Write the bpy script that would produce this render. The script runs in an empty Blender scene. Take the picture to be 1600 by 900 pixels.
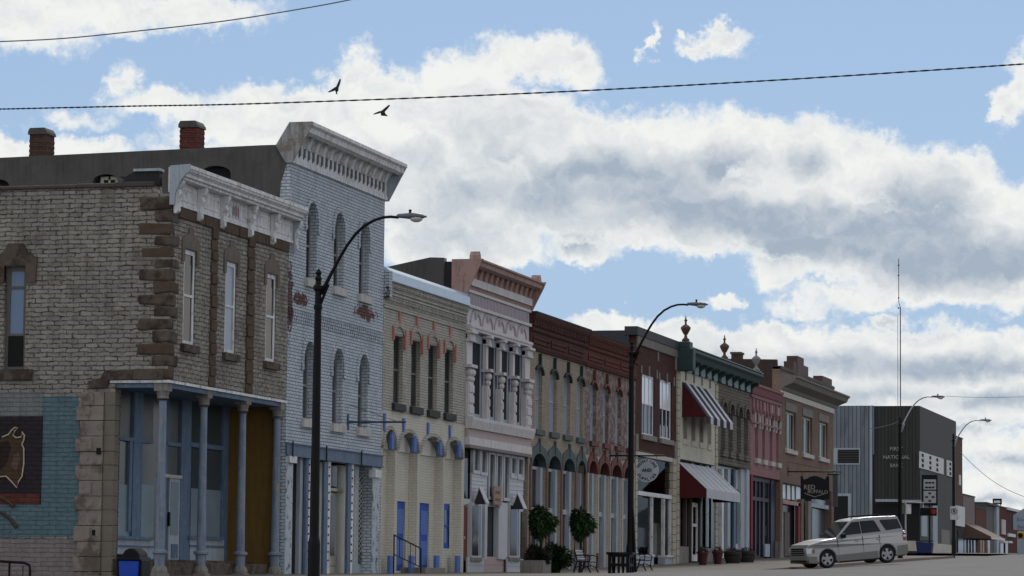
import bpy, bmesh, math, random
from mathutils import Vector, Matrix
random.seed(7)
R = math.radians
sc = bpy.context.scene
COL = sc.collection

# ---------------------------------------------------------------- camera
F = 4800.0; CP = Vector((30, 0, 1.6))
YAW, PITCH, ROLL = R(15.0491), R(5.4037), R(0.6)
_f = Vector((-math.sin(YAW)*math.cos(PITCH), math.cos(YAW)*math.cos(PITCH), math.sin(PITCH)))
_r = Vector((math.cos(YAW), math.sin(YAW), 0)); _u = _r.cross(_f)
_r, _u = _r*math.cos(ROLL)+_u*math.sin(ROLL), _u*math.cos(ROLL)-_r*math.sin(ROLL)
cam = bpy.data.cameras.new('camera'); cam.sensor_width = 36; cam.lens = 36*F/1600
cam.clip_start = .5; cam.clip_end = 6000
camo = bpy.data.objects.new('camera', cam); COL.objects.link(camo)
camo.matrix_world = Matrix(((_r.x, _u.x, -_f.x, CP.x), (_r.y, _u.y, -_f.y, CP.y), (_r.z, _u.z, -_f.z, CP.z), (0, 0, 0, 1)))
sc.camera = camo

# survey helpers: the sight line through a point of the photograph cut with a real wall plane
def ray(px, py): return _f*F + _r*(px-800) + _u*(450-py)
def onX(px, py, X=0.0):
    d = ray(px, py); t = (X-CP.x)/d.x; p = CP+d*t; return p.y, p.z
def onY(px, py, Y):
    d = ray(px, py); t = (Y-CP.y)/d.y; p = CP+d*t; return p.x, p.z
def YF(px, py=700, X=0.0): return onX(px, py, X)[0]
def ZF(px, py, X=0.0): return onX(px, py, X)[1]

# ---------------------------------------------------------------- view, sky, sun
sc.view_settings.view_transform = 'Standard'; sc.view_settings.look = 'None'
sc.view_settings.gamma = 1; sc.view_settings.use_curve_mapping = False
sc.view_settings.exposure = EXPO = 0.10
SUN_EL, SUN_AZ = 40.0, 8.0        # degrees; azimuth from +Y towards -X: the sun stands behind the clouds, ahead of the camera
class NT:
    def __init__(s, tree): s.t = tree; s.n = tree.nodes; s.l = tree.links
    def node(s, ty, **k):
        n = s.n.new(ty)
        for a, b in k.items(): setattr(n, a, b)
        return n
    def _in(s, n, i, v):
        if v is None: return
        if isinstance(v, bpy.types.NodeSocket): s.l.new(v, n.inputs[i])
        else: n.inputs[i].default_value = v
    def m(s, op, a, b=None, c=None, clamp=False):
        n = s.node('ShaderNodeMath', operation=op, use_clamp=clamp)
        s._in(n, 0, a); s._in(n, 1, b); s._in(n, 2, c); return n.outputs[0]
    def vm(s, op, a, b=None, out=0):
        n = s.node('ShaderNodeVectorMath', operation=op); s._in(n, 0, a); s._in(n, 1, b); return n.outputs[out]
    def mix(s, f, a, b, bt='MIX'):
        n = s.node('ShaderNodeMix', data_type='RGBA', blend_type=bt)
        s._in(n, 0, f); s._in(n, 6, a); s._in(n, 7, b); return n.outputs[2]
    def noise(s, v, sc_, det=3, rough=.5, dist=0, out=0):
        n = s.node('ShaderNodeTexNoise'); s._in(n, 'Vector', v); n.inputs['Scale'].default_value = sc_
        n.inputs['Detail'].default_value = det; n.inputs['Roughness'].default_value = rough
        n.inputs['Distortion'].default_value = dist; return n.outputs[out]
    def sm(s, v, a, b, c=0., d=1.):
        n = s.node('ShaderNodeMapRange', interpolation_type='SMOOTHSTEP'); s._in(n, 0, v)
        for i, q in enumerate((a, b, c, d)): s._in(n, i+1, q)
        return n.outputs[0]
    def xyz(s, x, y, z=0.):
        n = s.node('ShaderNodeCombineXYZ'); s._in(n, 0, x); s._in(n, 1, y); s._in(n, 2, z); return n.outputs[0]
def c4(c): return (c[0], c[1], c[2], 1.)

w = bpy.data.worlds.new('World'); sc.world = w; w.use_nodes = True
w.node_tree.nodes.clear(); N = NT(w.node_tree)
sky = N.node('ShaderNodeTexSky', sky_type='NISHITA'); sky.sun_disc = False
sky.sun_elevation = R(SUN_EL); sky.sun_rotation = R(-SUN_AZ); sky.altitude = 200
sky.air_density = 1.0; sky.dust_density = .25; sky.ozone_density = 2.2
SKYK = 0.075
geo = N.node('ShaderNodeTexCoord')
sep = N.node('ShaderNodeSeparateXYZ'); N.l.new(geo.outputs['Generated'], sep.inputs[0])
az = N.m('MULTIPLY', N.m('ARCTAN2', sep.outputs[0], sep.outputs[1]), 180/math.pi)
el = N.m('MULTIPLY', N.m('ARCSINE', sep.outputs[2]), 180/math.pi)
AE = N.xyz(az, el, 0.)
# cloud banks by compass bearing and height (degrees): centre az, el, half sizes, weight
CLOUDS = [(-23.153, 10.478, 3.582, 0.430, 1.00),
  (-24.445, 10.172, 1.791, 0.597, 1.00),
  (-20.768, 10.472, 0.836, 0.418, 0.90),
  (-23.971, 7.746, 1.433, 0.382, 1.00),
  (-22.852, 7.803, 0.716, 0.263, 0.90),
  (-24.617, 7.760, 0.597, 0.478, 1.00),
  (-22.408, 9.068, 0.358, 0.334, 0.60),
  (-21.686, 8.675, 0.955, 0.334, 0.80),
  (-20.725, 8.345, 0.955, 0.406, 0.80),
  (-19.537, 8.729, 1.552, 0.406, 1.00),
  (-19.885, 8.128, 1.075, 0.430, 0.90),
  (-18.931, 8.386, 1.433, 0.597, 1.00),
  (-18.008, 9.294, 0.621, 0.549, 1.10),
  (-17.797, 8.823, 0.955, 0.716, 1.20),
  (-17.009, 8.479, 1.672, 0.955, 1.40),
  (-16.056, 9.325, 1.075, 0.537, 1.10),
  (-15.456, 9.629, 0.716, 0.430, 0.90),
  (-14.370, 9.699, 0.955, 0.430, 1.00),
  (-13.643, 9.349, 0.597, 0.358, 0.80),
  (-15.322, 8.382, 1.552, 0.955, 1.40),
  (-16.752, 7.292, 1.552, 1.313, 1.50),
  (-15.545, 6.831, 1.552, 1.194, 1.50),
  (-16.737, 6.159, 0.955, 0.597, 1.20),
  (-15.056, 6.060, 0.597, 0.334, 0.80),
  (-14.115, 8.215, 1.075, 0.597, 1.30),
  (-13.268, 7.685, 2.149, 1.015, 1.60),
  (-11.708, 7.871, 1.433, 0.836, 1.40),
  (-10.750, 8.110, 1.433, 0.657, 1.30),
  (-9.554, 7.871, 1.433, 0.776, 1.40),
  (-8.482, 7.570, 1.313, 0.740, 1.40),
  (-7.298, 7.327, 1.433, 0.716, 1.30),
  (-6.354, 7.673, 0.406, 0.287, 0.70),
  (-6.240, 6.729, 1.433, 0.716, 1.40),
  (-5.538, 6.606, 1.075, 0.716, 1.40),
  (-13.623, 6.968, 1.791, 0.836, 1.50),
  (-10.865, 6.861, 3.104, 0.836, 1.70),
  (-8.483, 6.385, 2.627, 0.836, 1.70),
  (-6.478, 5.905, 2.388, 0.716, 1.60),
  (-13.676, 6.132, 0.836, 0.287, 1.00),
  (-12.659, 6.354, 0.716, 0.263, 0.90),
  (-10.086, 5.733, 0.657, 0.406, 1.00),
  (-8.957, 5.852, 1.075, 0.358, 1.00),
  (-6.715, 5.434, 1.433, 0.406, 1.10),
  (-5.545, 5.193, 0.955, 0.358, 1.00),
  (-11.460, 6.205, 0.478, 0.239, 0.70),
  (-11.238, 10.090, 0.693, 0.263, 1.00),
  (-11.658, 10.007, 0.358, 0.191, 0.80),
  (-12.514, 10.006, 0.107, 0.334, 0.60),
  (-11.865, 10.280, 0.084, 0.107, 0.50),
  (-5.761, 8.784, 0.430, 0.478, 1.00),
  (-5.466, 9.190, 0.478, 0.597, 1.00),
  (-6.138, 8.636, 0.191, 0.239, 0.80),
  (-11.116, 9.830, 0.358, 0.096, 0.30),
  (-13.246, 4.728, 0.716, 0.239, 1.00),
  (-12.288, 4.532, 0.955, 0.287, 1.00),
  (-11.213, 4.300, 1.313, 0.430, 1.20),
  (-10.262, 4.483, 0.955, 0.382, 1.20),
  (-9.193, 4.309, 1.552, 0.573, 1.30),
  (-7.658, 4.311, 1.910, 0.501, 1.30),
  (-6.017, 4.134, 1.433, 0.525, 1.30),
  (-11.097, 5.123, 0.454, 0.155, 0.80),
  (-8.070, 4.880, 0.537, 0.155, 0.80),
  (-9.074, 3.538, 2.388, 0.597, 1.20),
  (-6.722, 3.191, 2.030, 0.430, 1.10),
  (-5.908, 2.487, 1.433, 0.334, 0.90),
  (-6.028, 1.781, 1.433, 0.406, 1.10),
  (-7.427, 2.244, 0.955, 0.478, 0.80),
  (-5.915, 0.984, 1.313, 0.358, 1.00),
  (-10.260, 3.770, 1.910, 0.597, 1.20),
  (-7.894, 3.779, 2.627, 0.716, 1.30),
  (-5.903, 3.545, 1.433, 0.597, 1.20),
  (-6.958, 2.600, 1.552, 0.406, 1.00),
  (-5.561, 2.136, 1.075, 0.478, 1.00),
  (-8.483, 5.318, 1.552, 0.263, 0.70),
  (-7.184, 5.908, 2.388, 0.716, 1.20),
  (-9.669, 5.080, 0.716, 0.167, 0.50),
  (-21.072, 7.804, 0.955, 0.239, 0.40),
  (-23.221, 8.394, 0.716, 0.167, 0.35),
  (-5.681, 1.431, 1.313, 0.478, 1.10)]
GREYS = [(-13.508, 7.624, 0.955, 0.501, 1.00),
  (-12.665, 7.331, 1.552, 0.597, 1.10),
  (-14.226, 7.202, 0.955, 0.716, 0.80),
  (-11.048, 7.634, 0.716, 0.406, 0.80),
  (-11.463, 6.860, 1.791, 0.478, 1.10),
  (-10.268, 6.743, 1.910, 0.478, 1.20),
  (-7.417, 6.855, 1.075, 0.657, 1.10),
  (-7.891, 6.265, 2.030, 0.597, 1.30),
  (-6.478, 5.905, 2.030, 0.597, 1.30),
  (-9.671, 6.209, 1.552, 0.382, 1.00),
  (-9.554, 7.752, 0.418, 0.263, 0.60),
  (-13.857, 6.250, 0.836, 0.215, 0.70),
  (-16.270, 7.179, 0.955, 0.597, 0.30),
  (-15.315, 7.787, 0.716, 0.597, 0.28),
  (-16.020, 6.348, 0.955, 0.358, 0.40),
  (-11.450, 4.001, 1.433, 0.298, 0.60),
  (-9.193, 4.012, 1.433, 0.263, 0.70),
  (-6.720, 3.957, 2.269, 0.263, 0.90),
  (-8.602, 3.421, 1.552, 0.167, 0.40),
  (-7.539, 4.844, 1.194, 0.167, 0.30),
  (-6.021, 3.404, 1.194, 0.191, 0.70),
  (-6.489, 2.861, 0.955, 0.119, 0.50),
  (-5.793, 2.252, 0.955, 0.107, 0.50),
  (-6.029, 1.429, 1.075, 0.096, 0.50),
  (-8.720, 10.466, 0.012, 0.012, 0.01)]
n1 = N.noise(AE, 1.1, 6, .58, out=1); n2 = N.noise(AE, 5.0, 5, .6, out=1)
warp = N.vm('ADD', N.vm('MULTIPLY', N.vm('SUBTRACT', n1, (.5, .5, .5)), (1.5, 1.1, 0)), N.vm('MULTIPLY', N.vm('SUBTRACT', n2, (.5, .5, .5)), (.42, .42, 0)))
AW = N.vm('ADD', AE, warp)
n3 = N.noise(AE, .35, 4, .6, out=1)
AG = N.vm('ADD', AE, N.vm('MULTIPLY', N.vm('SUBTRACT', n1, (.5, .5, .5)), (1.3, 0.8, 0)))
def blobs(P, L):
    acc = None
    for a, e, ra, re, wt in L:
        d = N.vm('LENGTH', N.vm('MULTIPLY', N.vm('SUBTRACT', P, (a, e, 0)), (1/ra, 1/re, 0)), out=1)
        v = N.m('MULTIPLY_ADD', d, -wt, wt)
        if acc is None: acc = v
        else:
            n = N.node('ShaderNodeMath', operation='SMOOTH_MAX'); N._in(n, 0, acc); N._in(n, 1, v); n.inputs[2].default_value = .18; acc = n.outputs[0]
    return acc
D = blobs(AW, CLOUDS)
# clouds over the rest of the dome, away from the bearing of the street
stretch = N.vm('MULTIPLY', geo.outputs['Generated'], (1, 1, 3.2))
far = N.sm(N.noise(stretch, 2.1, 6, .62), .42, .60)
away = N.m('MAXIMUM', N.sm(N.m('ABSOLUTE', N.m('ADD', az, 15.)), 10.4, 14.), N.sm(el, 11.2, 14.))
fine = N.noise(AE, 3.2, 7, .62)
D2 = N.m('ADD', D, N.m('MULTIPLY', N.m('SUBTRACT', fine, .5), .55))
ed = N.m('SUBTRACT', N.noise(AW, 2.2, 5, .65), .5)
al_here = N.sm(N.m('ADD', D2, N.m('MULTIPLY', ed, .45)), -.20, .40)
al_here = N.m('MULTIPLY', al_here, N.m('SUBTRACT', 1., away))
al = N.m('MAXIMUM', al_here, N.m('MULTIPLY', far, away), clamp=True)
S = N.sm(blobs(AG, GREYS), -.5, .75)
thick = N.sm(D2, .12, .62)
puff = N.sm(N.noise(AG, 1.3, 5, .52), .30, .70)
S = N.m('MULTIPLY', S, thick)
S = N.m('MULTIPLY', S, N.m('MULTIPLY_ADD', puff, .14, .76), clamp=True)
nA = N.noise(AG, 1.25, 5, .5); nB = N.noise(N.vm('ADD', AG, (.06, .30, 0)), 1.25, 5, .5)
rel = N.m('MULTIPLY', N.m('SUBTRACT', nB, nA), 1.0)
nC = N.noise(AW, 4., 4, .55); nD = N.noise(N.vm('ADD', AW, (.02, .10, 0)), 4., 4, .55)
rel = N.m('ADD', rel, N.m('MULTIPLY', N.m('SUBTRACT', nD, nC), .28))
S = N.m('ADD', S, N.m('MULTIPLY', N.m('ADD', rel, .10), thick), clamp=True)
k = 1/SKYK
white = tuple(v*k for v in (.83, .84, .82)); grey = tuple(v*k for v in (.35, .42, .51))
ccol = N.mix(S, c4(white), c4(grey))
# unseen clouds outside the view: brightness and warmth added to light the facades
ccol = N.mix(away, ccol, c4((1.22*k, 1.17*k, 1.10*k)))
k = 1/SKYK
tint = N.mix(1., sky.outputs[0], c4((.96, .98, 1.04)), 'MULTIPLY')
lowsky = N.sm(sep.outputs[2], .0, .42, 1., 0.)
tint = N.mix(N.m('MULTIPLY', lowsky, .85), tint, c4((.33*k, .47*k, .68*k)))
final = N.mix(al, tint, ccol)
bg = N.node('ShaderNodeBackground'); N.l.new(final, bg.inputs[0]); bg.inputs[1].default_value = SKYK
ow = N.node('ShaderNodeOutputWorld'); N.l.new(bg.outputs[0], ow.inputs[0])
sund = bpy.data.lights.new('sun', 'SUN'); sund.energy = 1.5; sund.angle = R(10); sund.color = (1, .95, .87)
suno = bpy.data.objects.new('sun', sund); COL.objects.link(suno)
sd = Vector((-math.sin(R(SUN_AZ))*math.cos(R(SUN_EL)), math.cos(R(SUN_AZ))*math.cos(R(SUN_EL)), math.sin(R(SUN_EL))))
suno.rotation_euler = sd.to_track_quat('Z', 'Y').to_euler()

# ---------------------------------------------------------------- mesh helpers
class MB:
    """collects boxes, bars, tubes; one mesh per part"""
    def __init__(s): s.b = bmesh.new()
    def poly(s, pts):
        vs = [s.b.verts.new(p) for p in pts]
        try: s.b.faces.new(vs)
        except ValueError: pass
        return s
    def box(s, x0, x1, y0, y1, z0, z1):
        v = [s.b.verts.new((x, y, z)) for x in (x0, x1) for y in (y0, y1) for z in (z0, z1)]
        for f in ((0, 1, 3, 2), (4, 6, 7, 5), (0, 4, 5, 1), (2, 3, 7, 6), (0, 2, 6, 4), (1, 5, 7, 3)):
            s.b.faces.new([v[i] for i in f])
        return s
    def prism(s, prof, axis, a0, a1):
        """profile extruded along an axis; for 'y' the profile is (x,z), for 'x' (y,z), for 'z' (x,y)"""
        def mk(p, a): return {'y': (p[0], a, p[1]), 'x': (a, p[0], p[1]), 'z': (p[0], p[1], a)}[axis]
        A = [s.b.verts.new(mk(p, a0)) for p in prof]; B_ = [s.b.verts.new(mk(p, a1)) for p in prof]
        s.b.faces.new(A); s.b.faces.new(B_[::-1]); n = len(prof)
        for i in range(n): s.b.faces.new((A[i], B_[i], B_[(i+1) % n], A[(i+1) % n]))
        return s
    def tube(s, pts, rad, seg=8):
        pts = [Vector(p) for p in pts]; rs = rad if isinstance(rad, (list, tuple)) else [rad]*len(pts); prev = None
        for i, p in enumerate(pts):
            t = (pts[min(i+1, len(pts)-1)]-pts[max(i-1, 0)]).normalized()
            a = t.cross(Vector((0, 0, 1)) if abs(t.z) < .9 else Vector((1, 0, 0))).normalized(); b = t.cross(a)
            ring = [s.b.verts.new(p+(a*math.cos(2*math.pi*j/seg)+b*math.sin(2*math.pi*j/seg))*rs[i]) for j in range(seg)]
            if prev:
                for j in range(seg): s.b.faces.new((prev[j], prev[(j+1) % seg], ring[(j+1) % seg], ring[j]))
            else: s.b.faces.new(ring[::-1])
            prev = ring
        s.b.faces.new(prev); return s
    def lathe(s, x, y, prof, seg=16):
        """prof: (radius, z) from bottom to top, round a vertical axis"""
        prev = None
        for r, z in prof:
            ring = [s.b.verts.new((x+math.cos(2*math.pi*j/seg)*r, y+math.sin(2*math.pi*j/seg)*r, z)) for j in range(seg)]
            if prev:
                for j in range(seg): s.b.faces.new((prev[j], prev[(j+1) % seg], ring[(j+1) % seg], ring[j]))
            else: s.b.faces.new(ring[::-1])
            prev = ring
        s.b.faces.new(prev); return s
    def sphere(s, c, r, sx=1, sy=1, sz=1, seg=12):
        M = Matrix.Translation(c) @ Matrix.Diagonal((sx, sy, sz, 1))
        bmesh.ops.create_uvsphere(s.b, u_segments=seg, v_segments=seg//2+1, radius=r, matrix=M); return s
    def plate(s, outer, holes=(), th=.3, kind='F', off=0.0, bevel=0.0):
        """flat plate with holes: kind F lies in a plane X=off, (y,z) outline, facing +X; kind S in a plane Y=off, (x,z) outline, facing -Y"""
        cu = bpy.data.curves.new('t', 'CURVE'); cu.dimensions = '2D'; cu.fill_mode = 'BOTH'
        cu.extrude = max(th/2-bevel, .0005); cu.bevel_depth = bevel; cu.bevel_resolution = 2
        for o in [outer]+list(holes):
            sp = cu.splines.new('POLY'); sp.points.add(len(o)-1); sp.use_cyclic_u = True
            for i, p in enumerate(o): sp.points[i].co = (p[0], p[1], 0, 1)
        ob = bpy.data.objects.new('t', cu); me = bpy.data.meshes.new_from_object(ob)
        for v in me.vertices:
            a, b, c = v.co
            if kind == 'F': v.co = (off-th/2+c, a, b)
            elif kind == 'S': v.co = (a, off+th/2-c, b)
            else: v.co = (a, b, off+c)
        n0 = len(s.b.faces); s.b.from_mesh(me)
        bpy.data.objects.remove(ob); bpy.data.curves.remove(cu); bpy.data.meshes.remove(me); return s
    def text(s, txt, size, kind, cx, cz, off, depth=.02, ry=0.0, bold=.0, sx=1.0):
        cu = bpy.data.curves.new('t', 'FONT'); cu.body = txt; cu.size = size; cu.extrude = depth/2; cu.offset = bold
        cu.align_x = 'CENTER'; cu.align_y = 'CENTER'; cu.resolution_u = 2
        ob = bpy.data.objects.new('t', cu); me = bpy.data.meshes.new_from_object(ob)
        for v in me.vertices:
            a, b, c = v.co; a *= sx
            a, b = a*math.cos(ry)-b*math.sin(ry), a*math.sin(ry)+b*math.cos(ry)
            if kind == 'F': v.co = (off+c, cx+a, cz+b)
            else: v.co = (cx+a, off-c, cz+b)
        s.b.from_mesh(me); bpy.data.objects.remove(ob); bpy.data.curves.remove(cu); bpy.data.meshes.remove(me); return s
    def build(s, name, mat, parent=None, smooth=False, local=False, bev=0.0):
        bmesh.ops.recalc_face_normals(s.b, faces=s.b.faces)
        if parent is not None and not local:
            o = parent
            while o.parent: o = o.parent
            bmesh.ops.translate(s.b, verts=s.b.verts, vec=-o.location)
        me = bpy.data.meshes.new(name); s.b.to_mesh(me); s.b.free()
        if smooth:
            for p in me.polygons: p.use_smooth = True
        me.materials.append(mat); ob = bpy.data.objects.new(name, me); COL.objects.link(ob)
        if parent is not None: ob.parent = parent
        if bev:
            md = ob.modifiers.new('bevel', 'BEVEL'); md.width = bev; md.segments = 2; md.limit_method = 'ANGLE'; md.angle_limit = R(40)
        return ob
def tag(o, label=None, cat=None, group=None, kind=None):
    for a, b in (('label', label), ('category', cat), ('group', group), ('kind', kind)):
        if b: o[a] = b
    return o
def thing(name, label, cat, loc, group=None, rz=0):
    o = bpy.data.objects.new(name, None); o.empty_display_size = .3; COL.objects.link(o)
    o.location = loc; o.rotation_euler = (0, 0, rz); return tag(o, label, cat, group)
def arc(cx, cz, r, a0, a1, n=10, rz=None):
    rz = rz or r
    return [(cx+r*math.cos(R(a0+(a1-a0)*i/n)), cz+rz*math.sin(R(a0+(a1-a0)*i/n))) for i in range(n+1)]
def outl(a0, a1, z0, z1, kind='rect', rise=0.0):
    """opening outline, counter-clockwise"""
    if kind == 'rect': return [(a0, z0), (a1, z0), (a1, z1), (a0, z1)]
    return [(a0, z0), (a1, z0)]+arc((a0+a1)/2, z1-rise, (a1-a0)/2, 0, 180, 12, rise)
def rows(L, X=0.0):
    """window row: list of (left, right, top, bottom) seen in the photo -> (y0, y1, z0, z1) with one common height"""
    q = []
    for l, r_, t, b in L:
        c = (l+r_)/2; q.append((YF(l, (t+b)/2, X), YF(r_, (t+b)/2, X), ZF(c, b, X), ZF(c, t, X)))
    zb = sum(a[2] for a in q)/len(q); zt = sum(a[3] for a in q)/len(q); wd = sum(a[1]-a[0] for a in q)/len(q)
    return [((a[0]+a[1]-wd)/2, (a[0]+a[1]+wd)/2, zb, zt) for a in q]

# ---------------------------------------------------------------- materials
def mat(name, col, rough=.7, metal=0.0, var=.12, vs=3.0, bump=.0, bs=20., spec=.3, streak=0.0, dirt=None, dirt_amt=0., dscale=1.2, dthr=.6):
    m = bpy.data.materials.new(name); m.use_nodes = True; T = NT(m.node_tree)
    p = m.node_tree.nodes['Principled BSDF']; tc = T.node('ShaderNodeTexCoord'); o = tc.outputs['Object']
    n = T.noise(o, vs, 5, .6); f = T.m('MULTIPLY_ADD', n, 2*var, 1-var)
    colo = T.mix(1., c4(col), T.xyz(f, f, f), 'MULTIPLY')
    if streak:
        sv = T.vm('MULTIPLY', o, (6., 6., .5)); g = T.noise(sv, 1.6, 4, .6)
        f2 = T.sm(g, .42, .7, 1., 1.-streak); colo = T.mix(1., colo, T.xyz(f2, f2, f2), 'MULTIPLY')
    if dirt:
        g = T.noise(o, dscale, 7, .7); colo = T.mix(T.m('MULTIPLY', T.sm(g, dthr-.06, dthr+.06), dirt_amt), colo, c4(dirt))
    T.l.new(colo, p.inputs['Base Color'])
    p.inputs['Roughness'].default_value = rough; p.inputs['Metallic'].default_value = metal
    p.inputs['Specular IOR Level'].default_value = spec
    if bump:
        b = T.node('ShaderNodeBump'); b.inputs['Strength'].default_value = bump; b.inputs['Distance'].default_value = .02
        T.l.new(T.noise(o, bs, 4, .6), b.inputs['Height']); T.l.new(b.outputs[0], p.inputs['Normal'])
    return m
def brick(name, c1, c2, mortar, bw=.22, bh=.075, ms=.012, var=.25, rough=.85, warp=.004, wscale=3., bump=.6, dirt=None, dirt_amt=0., dscale=.6, dthr=.58,
          chip=None, chip_thr=.66, chip_s=7., patches=(), streak=.25, rowbias=0.0, broken=0.0):
    """patches: (u, z, half width, half height, colour) where paint has fallen off or stone has stained; u is x+y in the thing's own axes"""
    m = bpy.data.materials.new(name); m.use_nodes = True; T = NT(m.node_tree)
    p = m.node_tree.nodes['Principled BSDF']; tc = T.node('ShaderNodeTexCoord'); o = tc.outputs['Object']
    sp = T.node('ShaderNodeSeparateXYZ'); T.l.new(o, sp.inputs[0])
    uv = T.xyz(T.m('ADD', sp.outputs[0], sp.outputs[1]), sp.outputs[2], 0.)
    wn = T.vm('MULTIPLY', T.vm('SUBTRACT', T.noise(uv, wscale, 4, .65, out=1), (.5, .5, .5)), (warp*6, warp*3, 0))
    uvw = T.vm('ADD', uv, wn)
    b = T.node('ShaderNodeTexBrick'); T.l.new(uvw, b.inputs['Vector'])
    b.inputs['Color1'].default_value = c4(c1); b.inputs['Color2'].default_value = c4(c2); b.inputs['Mortar'].default_value = c4(mortar)
    b.inputs['Scale'].default_value = 1; b.inputs['Mortar Size'].default_value = ms; b.inputs['Mortar Smooth'].default_value = .35
    b.inputs['Brick Width'].default_value = bw; b.inputs['Row Height'].default_value = bh; b.inputs['Bias'].default_value = rowbias
    col = b.outputs[0]
    if broken:
        mb = T.sm(T.noise(uv, 5., 4, .65), .42, .62); col = T.mix(T.m('MULTIPLY', mb, T.m('MULTIPLY', b.outputs[1], broken)), col, c4(c2))
    n = T.m('MULTIPLY_ADD', T.noise(uv, 1.1, 6, .7), 2*var, 1-var); col = T.mix(1., col, T.xyz(n, n, n), 'MULTIPLY')
    n = T.m('MULTIPLY_ADD', T.noise(uvw, 9., 4, .7), 2*var, 1-var); col = T.mix(1., col, T.xyz(n, n, n), 'MULTIPLY')
    if streak:
        g = T.noise(T.vm('MULTIPLY', uv, (5., .4, 0)), 1.2, 5, .65); f2 = T.sm(g, .45, .75, 1., 1.-streak)
        col = T.mix(1., col, T.xyz(f2, f2, f2), 'MULTIPLY')
    if dirt: col = T.mix(T.m('MULTIPLY', T.sm(T.noise(uv, dscale, 7, .7), dthr-.08, dthr+.08), dirt_amt), col, c4(dirt))
    if chip:
        cell = T.vm('MULTIPLY', uvw, (1/bw, 1/bh, 0)); g = T.noise(T.vm('MULTIPLY', uvw, (.55, 1.4, 0)), chip_s, 3, .6)
        big = T.noise(uv, .5, 4, .6); g = T.m('ADD', g, T.m('MULTIPLY', T.m('SUBTRACT', big, .5), .35))
        col = T.mix(T.sm(g, chip_thr, chip_thr+.03), col, c4(chip))
    for (u0, z0, ru, rz, pc) in patches:
        d = T.vm('LENGTH', T.vm('MULTIPLY', T.vm('SUBTRACT', uvw, (u0, z0, 0)), (1/ru, 1/rz, 0)), out=1)
        g = T.m('ADD', d, T.m('MULTIPLY', T.m('SUBTRACT', T.noise(uv, 4.0, 5, .75), .5), 3.2))
        f2 = T.sm(g, .75, .9, 1., 0.); bc = T.mix(b.outputs[1], c4(pc), c4([v*.25 for v in pc])); col = T.mix(f2, col, bc)
    T.l.new(col, p.inputs['Base Color']); p.inputs['Roughness'].default_value = rough; p.inputs['Specular IOR Level'].default_value = .2
    bp = T.node('ShaderNodeBump'); bp.inputs['Strength'].default_value = bump; bp.inputs['Distance'].default_value = .02
    h = T.m('ADD', T.m('MULTIPLY', b.outputs[1], -1.), T.m('MULTIPLY', T.noise(uvw, 14., 4, .7), .9)); T.l.new(h, bp.inputs['Height'])
    T.l.new(bp.outputs[0], p.inputs['Normal']); return m
def glass(name, col, rough=.06, spec=.5, var=.3):
    return mat(name, col, rough=rough, spec=spec, var=var, vs=.9)
def clearglass(name, tr=.6, col=(.9, .95, 1)):
    m = bpy.data.materials.new(name); m.use_nodes = True; T = NT(m.node_tree); t = m.node_tree
    t.nodes.remove(t.nodes['Principled BSDF']); out = t.nodes['Material Output']
    gl = T.node('ShaderNodeBsdfGlossy'); gl.inputs['Roughness'].default_value = .03
    tb = T.node('ShaderNodeBsdfTransparent'); tb.inputs[0].default_value = (tr, tr*1.02, tr*1.03, 1)
    fr = T.node('ShaderNodeFresnel'); fr.inputs[0].default_value = 1.10; mx = T.node('ShaderNodeMixShader')
    T.l.new(fr.outputs[0], mx.inputs[0]); T.l.new(tb.outputs[0], mx.inputs[1]); T.l.new(gl.outputs[0], mx.inputs[2]); T.l.new(mx.outputs[0], out.inputs[0]); return m
M = {}
M['whitewood'] = mat('white painted wood', (.72, .73, .73), var=.15, streak=.35, dirt=(.28, .25, .22), dirt_amt=.7, dscale=4., dthr=.60, bump=.2)
M['creamwood'] = mat('cream painted boards', (.50, .48, .41), var=.1, streak=.2)
M['columnblue'] = mat('weathered pale blue paint', (.20, .25, .33), var=.25, streak=.3, dirt=(.30, .28, .26), dirt_amt=.7, dscale=3.5, dthr=.57, bump=.2)
M['bluewood'] = mat('faded blue paint', (.115, .175, .26), var=.2, streak=.3, dirt=(.30, .28, .27), dirt_amt=.5, dscale=4, dthr=.6)
M['palewood'] = mat('pale blue grey paint', (.38, .43, .49), var=.12, streak=.25, dirt=(.25, .27, .28), dirt_amt=.4, dscale=3)
M['bluebright'] = mat('bright blue paint', (.030, .088, .42), var=.15, rough=.6, spec=.15)
M['bluesoft'] = mat('soft blue paint', (.095, .175, .45), var=.2)
M['dark'] = mat('painted interior darkness', (.018, .018, .02), rough=.9)  # near-black colour stands in for unlit rooms behind openings
M['pane'] = glass('dark window glass', (.018, .021, .026), rough=.10, spec=.14, var=.9)
M['panegrey'] = glass('grey window glass', (.055, .068, .075), rough=.2, spec=.15)
M['paneblind'] = glass('window with drawn blind', (.27, .33, .42), rough=.3, spec=.2, var=.1)
M['paneblue'] = glass('window with blue blind', (.16, .24, .36), rough=.25, spec=.4, var=.1)
M['clear'] = clearglass('shop window glass')
M['black'] = mat('black painted iron', (.006, .006, .007), rough=.55, spec=.18)
M['galv'] = mat('galvanised steel', (.42, .44, .47), rough=.45, metal=.6, var=.1)
M['lampgrey'] = mat('grey lamp housing', (.12, .13, .17), rough=.45)
M['lens'] = mat('lamp lens', (.55, .55, .52), rough=.15, spec=.5)
M['stucco'] = mat('dark stucco', (.095, .092, .086), rough=.9, var=.45, vs=.9, streak=.2, bump=.4, dirt=(.12, .12, .115), dirt_amt=.6, dscale=.8)
M['tar'] = mat('roof tar', (.03, .03, .032), rough=.9, var=.3)
M['stone'] = mat('rough brown stone', (.105, .085, .066), rough=.95, var=.45, vs=3.5, bump=1., bs=7., dirt=(.045, .032, .026), dirt_amt=.85, dscale=1.6, dthr=.52)
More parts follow.
